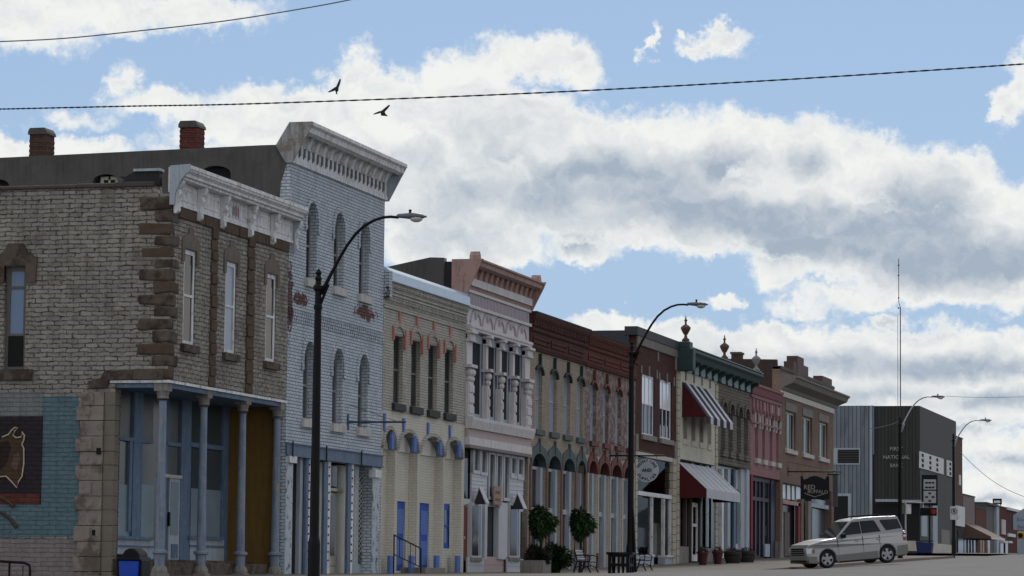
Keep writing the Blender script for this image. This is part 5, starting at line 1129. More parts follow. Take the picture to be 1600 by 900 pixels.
rs = thing('roof_sign', 'small white sign in a dark frame standing on the low grey roof', 'sign', (-1, 283, tz)); q = [onY(x, y, 283) for x, y in ((1551, 779), (1565, 788))]
MB().box(q[0][0], q[1][0], 283, 283.3, q[1][1], q[0][1]).build('frame', M['black'], rs); MB().box(q[0][0]+.12, q[1][0]-.12, 282.95, 283, q[1][1]+.12, q[0][1]-.18).build('panel', M['whitewood'], rs)
for x in (q[0][0]+.1, q[1][0]-.1): MB().box(x-.04, x+.04, 283, 283.1, tz, q[1][1]).build('leg', M['black'], rs)
T, y0, y1, tz = far('brick_building', 'low maroon brick building with a white door and white window hoods at the right edge', 1558, 1625, 791, fb3, y1=330)
MB().box(0, .15, YF(1572, 800), y1, ZF(1575, 797), ZF(1575, 793)).build('fascia', M['whitewood'], T)
MB().box(0, .1, YF(1564, 820), YF(1570, 820), ZF(1567, 835), ZF(1567, 812)).build('window', M['palestone'], T); MB().box(0, .12, YF(1574, 820), YF(1585, 820), ZF(1580, 839), ZF(1580, 834)).build('sign_panel', M['whitewood'], T)
for l, r_ in ((1560.5, 1567), (1568.5, 1574)): w_ = MB().box(0, .1, YF(l+.8, 850), YF(r_-.8, 850), zg(290)-.5, ZF(l, 848)).build('window', M['pane'], T); MB().box(0, .5, YF(l, 850), YF(r_, 850), ZF(l, 848), ZF(l, 845)).build('hood', M['whitewood'], w_)
# opposite side of the street, outside the frame on the right: a plain row that the windows mirror
# ================================================================ street lamps
def lamp(px_, X, arm_m, label, ytop, hx, reach, rise, gx=None, brace=False):
    Y = YF(px_, 780, X); g = zg(Y); zt = onX(px_+6*(1 if px_ < 1200 else .3), ytop, X)[1]
    L = thing('street_lamp', label, 'street lamp', (X, Y, g), 'street lamps along the kerb')
    b = MB().lathe(X, Y, [(.15, g-.1), (.15, g+.9), (.135, g+1.), (.115, g+1.1), (.095, zt-2.2), (.085, zt-1.), (.105, zt-.98), (.105, zt-.9), (.08, zt-.86), (.08, zt-.55), (.125, zt-.5), (.125, zt-.42), (.08, zt-.38), (.065, zt-.3), (.09, zt-.24), (.05, zt-.16), (.08, zt-.10), (.02, zt)], 16); b.build('pole', M['black'], L)
    a = MB(); z0 = zt-.62; pts = []
    for i in range(15):
        t = i/14; pts.append((X+.08+reach*(1-math.cos(t*math.pi/2))**.78, Y, z0+rise*math.sin(t*math.pi/2)**1.0))
    # gentle gooseneck: rises steeply, levels out
    pts = [(X+.06+reach*q, Y, z0+rise*r_) for q, r_ in ((0, 0), (.07, .13), (.15, .29), (.24, .46), (.34, .63), (.45, .78), (.57, .89), (.70, .96), (.82, .995), (.92, 1.), (1.02, .99))]
    a.tube(pts, [.055, .05, .045, .042, .04, .04, .038, .037, .036, .036, .036], 8); a.build('arm', arm_m, L, smooth=True)
    MB().tube([(X+.02, Y, z0-.35), (X+.26, Y, z0+.24)], .035, 6).build('brace', arm_m, L)
    hx0 = X+.06+reach; hz = z0+rise
    h = MB(); prof = [(0, .06, .055), (.06, .10, .075), (.3, .12, .10), (.42, .15, .115), (.6, .17, .12), (.76, .15, .10), (.88, .09, .07), (.92, .05, .04), (.98, .04, .035)]
    prev = None; prof = [(d*.76, ry*.8, rz*.8) for d, ry, rz in prof]
    for d, ry, rz in prof:
        ring = [h.b.verts.new((hx0+d, Y+ry*math.cos(2*math.pi*j/12), hz+.01-d*.04+rz*math.sin(2*math.pi*j/12)*(1 if math.sin(2*math.pi*j/12) > 0 else .7))) for j in range(12)]
        if prev:
            for j in range(12): h.b.faces.new((prev[j], prev[(j+1) % 12], ring[(j+1) % 12], ring[j]))
        else: h.b.faces.new(ring)
        prev = ring
    h.b.faces.new(prev); hd = h.build('lamp_head', M['lampgrey'], L, smooth=True)
    MB().lathe(hx0+.33, Y, [(.032, hz+.06), (.032, hz+.12), (.04, hz+.13), (.036, hz+.165)], 8).build('photocell', M['black'], hd)
    MB().sphere((hx0+.49, Y, hz-.055), .155, 1.05, .8, .62, seg=14).build('lens', M['lens'], hd, smooth=True)
    return L, Y, g
lamp(492, 6.1, M['black'], 'black street lamp in front of the white three-storey building, nearest to the viewer', 420, 0, 1.92, 1.86)
L2, ly2, lg2 = lamp(985.5, 6.1, M['black'], 'black street lamp with a square litter basket at its foot, by the hunting shop', 533, 0, 1.92, 1.86)
MB().tube([(6.32, ly2-.1, lg2+.1), (6.18, ly2-.05, lg2+2.3)], .05, 6).build('brace', M['black'], L2)
lamp(1406.5, 6.1, M['galv'], 'black street lamp with a silver arm standing in front of the dark bank', 652, 0, 1.75, 1.75)
lamp(1490, 5.2, M['galv'], 'farthest street lamp, silver-armed, beside the no-parking sign', 678, 0, 1.75, 1.5)
# ---- litter basket
x0 = 5.75; T = thing('litter_basket', 'square black iron litter basket at the foot of the second lamp', 'litter bin', (5.6, ly2-.35, lg2))
zb = lg2; zt = ZF(980, 880, 5.6)+.0; zt = lg2+.62
xa, xb, ya, yb = 5.52, 6.28, ly2-.95, ly2-.22; zb = lg2; zt = lg2+.60
for yy in (ya, yb-.04): MB().plate(outl(xa, xb, zb, zt+.1), [outl(xa+.10+i*.32, xa+.34+i*.32, zb+.06+j*.33, zb+.29+j*.33) for i in range(2) for j in range(2)], .04, 'S', yy).build('side_panel', M['black'], T)
for x in (xa+.04, xb): MB().plate(outl(ya+.04, yb-.04, zb, zt+.1), [outl(ya+.12+i*.28, ya+.34+i*.28, zb+.06+j*.33, zb+.29+j*.33) for i in range(2) for j in range(2)], .04, 'F', x).build('side_panel', M['black'], T)
MB().plate(outl(xa-.05, xb+.05, ya-.05, yb+.05), [outl(xa+.04, xb-.04, ya+.04, yb-.04)], .08, 'Z', zt+.14).build('rim', M['black'], T)

# ---- benches
def bench(px_, X, label):
    Y = YF(px_, 880, X); g = zg(Y); B = thing('park_bench', label, 'bench', (X, Y, g), 'iron and slat benches on the pavement')
    for yy in (Y-.62, Y+.62):
        e = MB(); e.tube([(X-.34, yy, g+.88), (X-.27, yy, g+.62), (X-.22, yy, g+.44), (X-.30, yy, g+.18), (X-.36, yy, g)], .028, 6); e.tube([(X-.22, yy, g+.42), (X+.24, yy, g+.42), (X+.20, yy, g+.2), (X+.30, yy, g)], .028, 6); e.tube([(X-.27, yy, g+.64), (X+.10, yy, g+.66), (X+.27, yy, g+.60), (X+.24, yy, g+.42)], .024, 6); e.tube([(X-.28, yy, g+.2), (X, yy, g+.28), (X+.2, yy, g+.2)], .018, 5)
        e.build('end_frame', M['black'], B)
    sm = bpy.data.materials.get('pale smooth slats') or mat('pale smooth slats', (.36, .37, .38), rough=.35, var=.2, spec=.5)  # pale grey, fairly smooth slats
    b = MB()
    for i in range(5): b.box(X-.2+i*.09, X-.13+i*.09, Y-.6, Y+.6, g+.43, g+.455)
    b.build('seat', sm, B); b = MB()
    for i in range(4): x = X-.235-.03*i; b.box(x-.015, x+.01, Y-.6, Y+.6, g+.50+i*.095, g+.57+i*.095)
    b.build('backrest', sm, B)
bench(917, 2.9, 'iron bench with pale slats left of the second lamp, beside the clipped trees'); bench(1003, 3.3, 'iron bench with pale slats standing just behind the second lamp pole')

# ---- leaves
leafm = mat('dark green leaves', (.014, .029, .010), rough=.7, var=.6, vs=5., spec=.2); leaf2 = mat('fresh green leaves', (.026, .058, .016), rough=.7, var=.5, vs=5., spec=.2); leaf3 = mat('purple leaves', (.045, .028, .035), rough=.7, var=.5, vs=5)
bark = mat('bark', (.05, .035, .025), rough=.9, var=.3)
def leaves(c, rx, ry, rz, n, sz, m_, name, par, droop=.0, low=-1.):
    b = MB(); c = Vector(c)
    for i in range(n):
        v = Vector((random.gauss(0, 1), random.gauss(0, 1), random.gauss(0, 1))).normalized(); v *= random.random()**.33
        lump = 1+.22*math.sin(v.x*5+c.x)+.18*math.sin(v.y*6+v.z*4)
        if v.z < low: continue
        p = c+Vector((v.x*rx*lump, v.y*ry*lump, v.z*rz*lump)); L = sz*random.uniform(.6, 1.4)
        d = (Vector((v.x, v.y, v.z*.6-droop))+Vector([random.uniform(-.5, .5) for _ in range(3)])).normalized(); s = d.cross(Vector([random.uniform(-1, 1) for _ in range(3)])).normalized()*L*.13
        b.poly([p, p+d*L*.5+s, p+d*L, p+d*L*.5-s])
    me = bpy.data.meshes.new(name); b.b.to_mesh(me); b.b.free(); me.materials.append(m_)
    o = par
    for v in me.vertices: v.co -= o.location
    ob = bpy.data.objects.new(name, me); COL.objects.link(ob); ob.parent = par; return ob
def topiary(px_, top, bot, X, label, rr):
    Y = YF(px_, 815, X); zt = ZF(px_, top, X); zb = ZF(px_, bot, X); g = zg(Y); T = thing('clipped_tree', label, 'small tree', (X, Y, g), 'ball-headed clipped trees in front of the arches')
    MB().tube([(X, Y, g), (X+.03, Y, g+.8), (X, Y, zt-.5)], [.07, .06, .045], 7).build('trunk', bark, T)
    for k in range(4): a = k*1.6; MB().tube([(X, Y, zb+.25), (X+.3*math.cos(a), Y+.3*math.sin(a), (zb+zt)/2+.2)], [.03, .012], 5).build('limb', bark, T)
    zc = (zt+zb)/2
    leaves((X, Y, zc+.05), rr, rr, (zt-zb)*.44, 7500, .20, leafm, 'crown', T, .7); leaves((X+.1, Y-.1, zc), rr*1.02, rr, (zt-zb)*.46, 1500, .22, leaf2, 'crown', T, .9)
topiary(845, 795, 836, 2.4, 'ball-headed clipped tree at the left, above the purple shrub planter', .33); topiary(907, 799, 838, 2.4, 'ball-headed clipped tree at the right, behind the iron bench', .30)
def bush(px_, top, bot, X, label, rr, m_, m2, name='shrub', n=3600, rz=None):
    Y = YF(px_, (top+bot)/2, X); zt = ZF(px_, top, X); zb = ZF(px_, bot, X); T = thing(name, label, 'plant', (X, Y, zb))
    MB().tube([(X, Y, zb), (X, Y, (zb+zt)/2)], [.03, .015], 6).build('stem', bark, T)
    leaves((X, Y, (zt+zb)/2), rr, rr, (zt-zb)/2, n, .16, m_, 'foliage', T, .1); leaves((X+.05, Y-.05, (zt+zb)/2), rr*1.05, rr, (zt-zb)/2*1.05, n//3, .18, m2, 'foliage', T, .1)
    return T
bush(868, 854, 890, 2.6, 'round bright green shrub beside the purple one, left of the bench', .38, leafm, leaf2)
bush(838, 858, 884, 2.3, 'dark purple-leaved shrub growing in the concrete planter', .34, leaf3, leafm)
X = 2.3; Y = YF(838, 885, X); g = zg(Y); T = thing('planter_box', 'low grey concrete planter box against the tan brick building', 'planter', (X, Y, g)); MB().plate(outl(X-.45, X+.4, Y-.6, Y+.6), [outl(X-.36, X+.31, Y-.5, Y+.5)], .5, 'Z', g+.22).build('trough', M['greystone'], T, bev=.02); MB().box(X-.36, X+.31, Y-.5, Y+.5, g, g+.40).build('soil', bark, T)
red = mat('dark red glazed pot', (.075, .016, .018), rough=.5); barrel = mat('dark barrel wood', (.035, .028, .025), var=.3)
for px_, lab in ((1098, 'dark red flower pot, nearer of the two in front of the cream shop'), (1121.5, 'dark red flower pot, farther of the two in front of the cream shop')):
    X = 2.0; Y = YF(px_, 870, X); g = zg(Y); T = thing('flower_pot', lab, 'flower pot', (X, Y, g), 'dark red flower pots'); MB().lathe(X, Y, [(.17, g), (.25, g+.5), (.29, g+.52), (.29, g+.6), (.24, g+.6), (.22, g+.5), (.0, g+.5)], 16).build('pot', red, T, smooth=False); leaves((X, Y, g+.62), .22, .22, .12, 260, .1, leaf3, 'foliage', T); leaves((X, Y, g+.66), .2, .2, .13, 120, .1, leafm, 'foliage', T)
for px_, lab in ((1145, 'dark wooden half-barrel planter beside the grey shopfront'), (1167, 'dark wooden half-barrel planter nearest the pink building')):
    X = 2.0; Y = YF(px_, 868, X); g = zg(Y); T = thing('barrel_planter', lab, 'planter', (X, Y, g), 'half-barrel planters'); MB().lathe(X, Y, [(.32, g), (.42, g+.28), (.43, g+.5), (.42, g+.55), (.38, g+.55), (.37, g+.45), (.0, g+.45)], 18).build('barrel', barrel, T); MB().lathe(X, Y, [(.425, g+.34), (.44, g+.35), (.44, g+.39), (.425, g+.40)], 18).build('hoop', M['black'], T); leaves((X, Y, g+.55), .38, .38, .13, 420, .11, leafm, 'foliage', T)
    leaves((X, Y, g+.6), .38, .38, .12, 60, .09, mat('flower petals', (.25, .05, .07)), 'flowers', T)

# ---- recycling bin, railings
X = 1.2; Y = YF(209, 880, X); g = zg(Y); T = thing('recycling_bin', 'blue recycling bin with a black domed lid by the corner porch', 'bin', (X, Y, g-.3)); zt = onX(209, 876, X)[1]; z0 = g-.3
w2 = .27
MB().prism([(X-w2+.05, z0), (X+w2-.05, z0), (X+w2, zt), (X-w2, zt)], 'y', Y-.35, Y+.35).build('bin_body', mat('bright blue plastic', (.008, .055, .42), rough=.4, var=.08), T, bev=.03)
MB().prism([(X-w2-.05, zt), (X+w2+.05, zt), (X+w2+.03, zt+.09), (X-w2-.03, zt+.09)], 'y', Y-.38, Y+.38).build('lid_rim', M['black'], T, bev=.02)
MB().prism([(X+.03+.235*math.cos(R(a)), zt+.07+.235*math.sin(R(a))) for a in range(0, 181, 15)], 'y', Y-.3, Y+.3).build('lid', M['black'], T, bev=.03)
MB().box(X-w2-.08, X-w2, Y-.3, Y+.3, z0+.1, zt+.16).build('handle', M['black'], T, bev=.02); MB().box(X+w2, X+w2+.06, Y-.3, Y+.3, z0+.1, zt+.02).build('side_grip', M['black'], T, bev=.02)
Yr = 73.5; q = lambda x, y: Vector((onY(x, y, Yr)[0], Yr, onY(x, y, Yr)[1])); zb = zg(Yr)-.5
T = thing('railing', 'black tubular guard rail in front of the mural wall at the lower left', 'railing', q(20, 895)); b = MB(); b.tube([q(-60, 877), q(0, 877), q(38, 879.5), q(46, 883), q(47, 890), Vector((q(47, 890).x, Yr, zb))], .035, 8); b.build('rail', M['black'], T)
for x in (-20, 15): MB().tube([q(x, 877), Vector((q(x, 877).x, Yr, zb))], .03, 7).build('post', M['black'], T)
MB().tube([q(36, 884), q(36, 890), Vector((q(36, 890).x, Yr, zb))], .012, 5).build('rod', M['black'], T)
X = .55; pts = [onX(x, y, X) for x, y in ((616, 836), (658, 857))]; T = thing('handrail', 'thin black iron handrail sloping down beside the blue doors', 'handrail', (X, pts[0][0], 1.9)); rl = MB(); (ya_, za_), (yb_, zb_) = pts
rl.tube([(X, ya_, za_), (X, yb_, zb_)], .025, 6); rl.tube([(X, ya_, za_-.62), (X, yb_, zb_-.62)], .018, 6); rl.build('rail', M['black'], T)
for i in range(6): f = i/5; y = ya_+(yb_-ya_)*f; z = za_+(zb_-za_)*f; MB().tube([(X, y, z), (X, y, z-(.62 if 0 < i < 5 else 1.3))], .012 if 0 < i < 5 else .025, 5).build('baluster', M['black'], T)
# ---- sign brackets and hanging signs
def bracketbar(l, r_, y_, Y, label, hooks=(), m_=None, drop=.25):
    xa, z = onY(l, y_, Y); xb = onY(r_, y_, Y)[0]; xa = 0.0
    T = thing('sign_bracket', label, 'bracket', (xa, Y, z)); MB().tube([(xa, Y, z), (xb, Y, z)], .035, 7).build('bar', m_ or M['black'], T); MB().box(xa, xa+.03, Y-.08, Y+.08, z-.25, z+.25).build('wall_plate', m_ or M['black'], T)
    for h in hooks: x = onY(h, y_, Y)[0]; MB().tube([(x, Y, z), (x, Y, z-drop)], .012, 5).build('hook', M['black'], T)
    MB().tube([(xb-.3, Y, z+.02), (xa+.02, Y, z+.55)], .01, 5).build('stay', M['black'], T); return z, xb
bracketbar(543, 634, 659.5, YF(543, 660), 'empty blue-grey sign bracket jutting from the white three-storey building', (), mat('blue iron', (.05, .08, .15)))
yb_ = YF(953, 713); z, xb = bracketbar(953, 1038, 712, yb_, 'black iron bracket holding the round hunting sign', (997, 1026), drop=.12)
cx_, cz_ = onY(1011, 735, yb_); r_ = (onY(1029, 735, yb_)[0]-onY(993, 735, yb_)[0])/2
T = thing('round_sign', 'round white HUNTING AND SUPPLIES sign hanging beside the lamp pole', 'sign', (cx_, yb_, cz_)); wsn = mat('white sign paint', (.52, .55, .58), var=.06)
MB().plate([(cx_+r_*math.cos(R(a)), cz_+r_*math.sin(R(a))) for a in range(0, 360, 15)], [], .05, 'S', yb_-.025).build('disc', wsn, T)
MB().plate([(cx_+r_*.60*math.cos(R(a)), cz_+r_*.60*math.sin(R(a))) for a in range(0, 360, 15)], [], .004, 'S', yb_-.031).build('inner_disc', mat('grey blue sign paint', (.40, .45, .50)), T)
ink = mat('black sign letters', (.02, .022, .03)); lt = MB()
for word, a0, a1, flip in (('HUNTING', 152, 28, 0), ('SUPPLIES', 208, 332, 1)):
    for i, ch in enumerate(word):
        a = a0+(a1-a0)*i/(len(word)-1); rr = r_*.79; lt.text(ch, r_*.34, 'S', cx_+rr*math.cos(R(a)), cz_+rr*math.sin(R(a)), yb_-.035, .01, ry=R(a-90+(180 if flip else 0)), bold=.006)
lt.text('AND', r_*.38, 'S', cx_, cz_, yb_-.04, .01, bold=.006); lt.build('lettering', ink, T)
yb_ = YF(1231, 735); z, xb = bracketbar(1231, 1315, 737, yb_, 'black iron bracket carrying the dark saloon-shaped sign', (1253, 1294), drop=.3)
P = lambda x, y: onY(x, y, yb_)
T = thing('carved_sign', 'dark curved-top RED BUFFALO sign hanging from its bracket at the brown corner building', 'sign', (P(1272, 765)[0], yb_, P(1272, 765)[1]))
MB().plate([P(1251, 780), P(1296, 780), P(1296, 745), P(1294, 743), P(1291.5, 745), P(1289, 749), P(1283, 746), P(1277, 744), P(1272, 743.5), P(1266, 745), P(1260, 748.5), P(1256, 749), P(1254.5, 744), P(1252.5, 743), P(1251, 745)], [], .07, 'S', yb_-.035).build('board', mat('black blue sign paint', (.010, .011, .016), rough=.5), T)
lt = MB(); a = P(1265, 761.5); lt.text('RED', .36, 'S', a[0], a[1], yb_-.045, .01, bold=.002); a = P(1278, 768.5); lt.text('BUFFALO', .28, 'S', a[0], a[1], yb_-.045, .01, ry=R(-2))
for l in ((1257, 770.5, 1273, 776.5), (1289, 771.5, 1272, 776.5)): a = P(l[0], l[1]); c_ = P(l[2], l[3]); lt.tube([(a[0], yb_-.045, a[1]), (c_[0], yb_-.045, c_[1])], .018, 5)
lt.build('lettering', mat('pale carved letters', (.42, .40, .36)), T)
# vertical banner on the corner
sx_ = onY(1305, 770, 186)[0]; T = thing('banner', 'narrow dark banner hanging at the corner of the brown brick building', 'banner', (sx_, 186, 8)); q0 = onY(1301, 742, 186); q1 = onY(1309, 792, 186); MB().box(q0[0], q1[0], 186, 186.04, q1[1], q0[1]).build('cloth', mat('dark grey banner', (.10, .105, .11), var=.3), T); MB().box(0, q1[0]+.1, 186, 186.05, q0[1], q0[1]+.06).build('rod', M['black'], T)

# ---- traffic signals and road signs at the crossing
def post(X, Y, ztop, par, r_=.05, m_=None): MB().tube([(X, Y, zg(Y)-.2), (X, Y, ztop)], r_, 8).build('post', m_ or M['galv'], par)
Yt = 196; q = lambda x, y: onY(x, y, Yt)
x, z = q(1415, 795); T = thing('street_sign', 'small white and green street name signs on a grey post behind the parked car', 'sign', (x, Yt, zg(Yt))); post(x, Yt, q(1415, 783)[1], T, .05)
a, c_ = q(1407, 788), q(1421, 803); MB().box(a[0], x-.0, Yt-.08, Yt-.05, c_[1], a[1]).build('green_plate', mat('dull green sign', (.09, .14, .10)), T); MB().box(x+.02, c_[0]+.12, Yt-.08, Yt-.05, c_[1], a[1]).build('white_plate', M['whitewood'], T)
x, z = q(1416, 786); sgm = mat('red signal lens', (.45, .02, .015), rough=.3)
T = thing('traffic_light', 'dark horizontal traffic light with its red lamp at the right, below the clock sign', 'traffic light', (q(1452, 799)[0], Yt, z)); a, c_ = q(1438, 793), q(1464, 806)
MB().box(a[0], c_[0], Yt-.2, Yt, c_[1], a[1]).build('housing', mat('black signal housing', (.012, .01, .01)), T, bev=.03); hh = a[1]-c_[1]
for i in range(3):
    cx2 = a[0]+(c_[0]-a[0])*(i+.5)/3; ln = MB(); ln.tube([(cx2, Yt-.2, c_[1]+hh/2), (cx2, Yt-.24, c_[1]+hh/2)], hh*.30, 14); 
    if i == 2:
        e = mat('lit red lamp', (.30, .015, .01)); e.node_tree.nodes['Principled BSDF'].inputs['Emission Color'].default_value = (1, .05, .02, 1); e.node_tree.nodes['Principled BSDF'].inputs['Emission Strength'].default_value = .03; ln.build('lens', e, T)
    else: ln.build('lens', M['black'], T)
MB().tube([(a[0]+.2, Yt-.1, a[1]), (a[0]+.2, Yt-.1, q(1450, 786)[1]), (q(1416, 784)[0], Yt-.1, q(1416, 784)[1])], .045, 7).build('arm', M['galv'], T)
Yn = 199; q = lambda x, y: onY(x, y, Yn); x, z = q(1491, 803)
T = thing('parking_sign', 'white no-parking plate with a black letter inside a red ring on the farthest pole', 'sign', (x, Yn-3, z)); Yn -= 3; a, c_ = q(1484.5, 791), q(1497, 812); MB().box(a[0], c_[0], Yn, Yn+.03, c_[1], a[1]).build('plate', M['whitewood'], T)
cx2 = (a[0]+c_[0])/2; cz2 = c_[1]+(a[1]-c_[1])*.62; rr = (c_[0]-a[0])*.40
MB().plate([(cx2+rr*math.cos(R(t)), cz2+rr*math.sin(R(t))) for t in range(0, 360, 20)], [[(cx2+rr*.78*math.cos(R(t)), cz2+rr*.78*math.sin(R(t))) for t in range(0, 360, 20)]], .01, 'S', Yn-.011).build('ring', mat('faded dark red ring', (.14, .05, .05)), T); MB().text('R', rr*1.5, 'S', cx2, cz2, Yn-.01, .01, bold=.01).build('lettering', ink, T)
post(cx2, Yn+.1, a[1], T, .04, M['black'])
Yp = 190; q = lambda x, y: onY(x, y, Yp); T = thing('pole_sign', 'pale blue-grey pole sign with gabled top and blue writing at the right edge', 'sign', (q(1590, 815)[0], Yp, q(1590, 828)[1])); a, c_ = q(1583, 805), q(1625, 828)
pk_ = q(1602, 793); MB().plate([(a[0], c_[1]), (c_[0], c_[1]), (c_[0], a[1]), pk_, (a[0], a[1])], [], .35, 'S', Yp).build('sign_box', mat('pale blue grey sign', (.34, .39, .45)), T); MB().box(a[0]-.12, a[0]-.002, Yp+.02, Yp+.5, c_[1], a[1]).build('side', M['stucco'], T)
lt = MB(); cc = q(1598, 812); lt.text('River', .34, 'S', cc[0], cc[1], Yp-.005, .01); cc = q(1598, 823); lt.text('Bank', .34, 'S', cc[0], cc[1], Yp-.005, .01); lt.build('lettering', mat('blue writing', (.06, .14, .35)), T); xx = q(1597, 850)[0]; MB().box(xx-.3, xx+.6, Yp+.1, Yp+.3, zg(Yp)-.3, c_[1]).build('post', M['palewood'], T)
Yq = 160; q = lambda x, y: onY(x, y, Yq); T = thing('traffic_light', 'yellow traffic light housing seen edge-on at the right edge of the view', 'traffic light', (q(1596, 835)[0], Yq, q(1596, 835)[1])); a, c_ = q(1590, 831), q(1610, 842); MB().box(a[0], c_[0], Yq, Yq+.25, c_[1], a[1]).build('housing', mat('signal yellow', (.55, .30, .02)), T, bev=.04)
MB().tube([(a[0]+.15, Yq-.02, (a[1]+c_[1])/2), (a[0]+.15, Yq-.12, (a[1]+c_[1])/2)], (a[1]-c_[1])*.35, 12).build('lens', M['black'], T); MB().tube([(a[0]+.5, Yq+.1, zg(Yq)-.3), (a[0]+.5, Yq+.1, c_[1])], .06, 8).build('post', M['black'], T)
# blue bin by the bank
Xb = 1.0; Yb2 = YF(1445, 856, Xb); T = thing('dumpster', 'dark blue bin beside the bank wall', 'bin', (Xb, Yb2, zg(Yb2))); MB().prism([(Xb-.5, zg(Yb2)), (Xb+.5, zg(Yb2)), (Xb+.6, zg(Yb2)+.75), (Xb-.6, zg(Yb2)+.85)], 'y', Yb2-.5, Yb2+.5).build('bin_body', mat('dark blue steel', (.012, .02, .10)), T, bev=.03); MB().box(Xb-.62, Xb+.62, Yb2-.52, Yb2+.52, zg(Yb2)+.86, zg(Yb2)+.92).build('lid', M['black'], T)

# ---- overhead wires
def wire(name, label, pts, Yd, r_, m_, twist=False):
    q = [Vector((onY(x, y, Yd)[0], Yd, onY(x, y, Yd)[1])) for x, y in pts]; b = MB()
    def cr(t):
        n = len(q)-1; i = min(int(t*n), n-1); u = t*n-i; p0, p1, p2, p3 = q[max(i-1, 0)], q[i], q[i+1], q[min(i+2, n)]
        return .5*((2*p1)+(p2-p0)*u+(2*p0-5*p1+4*p2-p3)*u*u+(3*p1-p0-3*p2+p3)*u**3)
    if twist:
        L = (q[-1]-q[0]).length; n = int(L/.03)
        for ph in (0, math.pi): b.tube([cr(i/n)+Vector((0, math.sin(i*.5+ph), math.cos(i*.5+ph)))*r_*.8 for i in range(n+1)], r_, 5)
    else: b.tube([cr(i/60) for i in range(61)], r_, 5)
    return tag(b.build(name, m_), label, 'wire')
wm = mat('black cable', (.02, .022, .03), rough=.6); wg = mat('grey cable', (.16, .17, .19), rough=.6)
wire('power_cable', 'thick twisted cable crossing the whole sky above the roofs', ((-500, 171), (-60, 171), (0, 170.5), (200, 166), (400, 162), (800, 147), (1200, 126), (1600, 100), (1700, 92), (2100, 58), (3200, -60)), 52, .0088, wm, True)
wire('thin_wire', 'thin wire crossing the top left corner of the sky', ((-400, 52), (-50, 66), (0, 65), (100, 60), (220, 48), (350, 33), (470, 14), (560, -3), (700, -34), (1100, -150), (1900, -480)), 60, .014, wg)
wire('thin_wire', 'faint wire running from the silver lamp arm past the bank front', ((1340, 671), (1366, 669), (1390, 664), (1408, 657)), 196, .022, wg)
wire('thin_wire', 'faint level wire right of the bank, upper of the pair', ((1478, 619), (1530, 621), (1600, 620), (1700, 617)), 196, .012, wg)
wire('thin_wire', 'faint sloping wire low at the right edge', ((1500, 706), (1530, 735), (1560, 757), (1600, 776), (1700, 812)), 215, .018, wg)
# ---- birds
def bird(px_, py_, label, k):
    Yb_ = 120; x, z = onY(px_, py_, Yb_); T = thing('bird', label, 'bird', (x, Yb_, z), 'birds over the roofs'); c = Vector((x, Yb_, z)); fm_ = bpy.data.materials.get('dark feathers') or mat('dark feathers', (.035, .037, .045), rough=.8)
    s = onY(px_+10, py_, Yb_)[0]-x
    def V(a, b_, d=0): return c+Vector((a*s/10, d, b_*s/10))
    if k == 0: body_ = [(V(-.3, -5.2), .02), (V(.1, -3.), .07), (V(0, 0), .085), (V(.6, 2.5), .075), (V(.9, 3.7), .035)]; wings = ([V(.4, 1.5), V(-1.2, 2.4), V(-6, -.5), V(-13, -4.7), V(-6, -3), V(-.4, -.8)], [V(1.4, 2.2), V(.4, 3.2), V(2.6, 8), V(5.6, 14.5), V(4.2, 8), V(2.2, 2.5)])
    else: body_ = [(V(2.5, -3.4), .03), (V(.5, -3.), .11), (V(.4, -1.), .10), (V(-.6, .8), .07), (V(-1., 2.4), .04)]; wings = ([V(-.3, 1.2), V(-4, 1.), V(-9, -.8), V(-14.5, -3.4), V(-8, -2.2), V(0, -.4)], [V(1., 1.6), V(.4, 2.4), V(5, 6), V(10.5, 10.), V(7, 5.2), V(2, .2)])
    MB().tube([p for p, _ in body_], [r_ for _, r_ in body_], 8).build('body', fm_, T, smooth=True)
    for w_ in wings:
        b = MB(); tp = [b.b.verts.new(p+Vector((0, -.1, .0))) for p in w_]; bt = [b.b.verts.new(p+Vector((0, .10, .012))) for p in w_]; b.b.faces.new(tp); b.b.faces.new(bt[::-1]); n = len(w_)
        for i in range(n): b.b.faces.new((tp[i], bt[i], bt[(i+1) % n], tp[(i+1) % n]))
        b.build('wing', fm_, T)
    t = body_[0][0]; MB().prism([(t.x, t.z+.08), (t.x-(.16 if k else .03), t.z-.05), (t.x+(.16 if k else .05), t.z-.09)], 'y', t.y-.01, t.y+.02).build('tail', fm_, T)
bird(526, 139, 'dark bird gliding, upper of the two, above the twisted cable', 0); bird(598, 175, 'dark bird with fanned tail, lower of the two, below the cable', 1)

# ================================================================ parked car
hx, hy = 8.58, 132.9; rx_, ry_ = 11.02, 134.55
hd = Vector((hx-rx_, hy-ry_, 0)).normalized(); WBL = 3.02; right = Vector((hd.y, -hd.x, 0))         # hd: towards the nose
fz, rz_ = zg(hy)+road_h(hx), zg(ry_)+road_h(rx_); 
loc = Vector((hx, hy, fz))
CAR = bpy.data.objects.new('parked_car', None); COL.objects.link(CAR); tag(CAR, 'silver four-door SUV parked nose-in at the kerb with dark windows', 'car')
pitch_a = math.atan2(rz_-fz, WBL)+R(1.6)
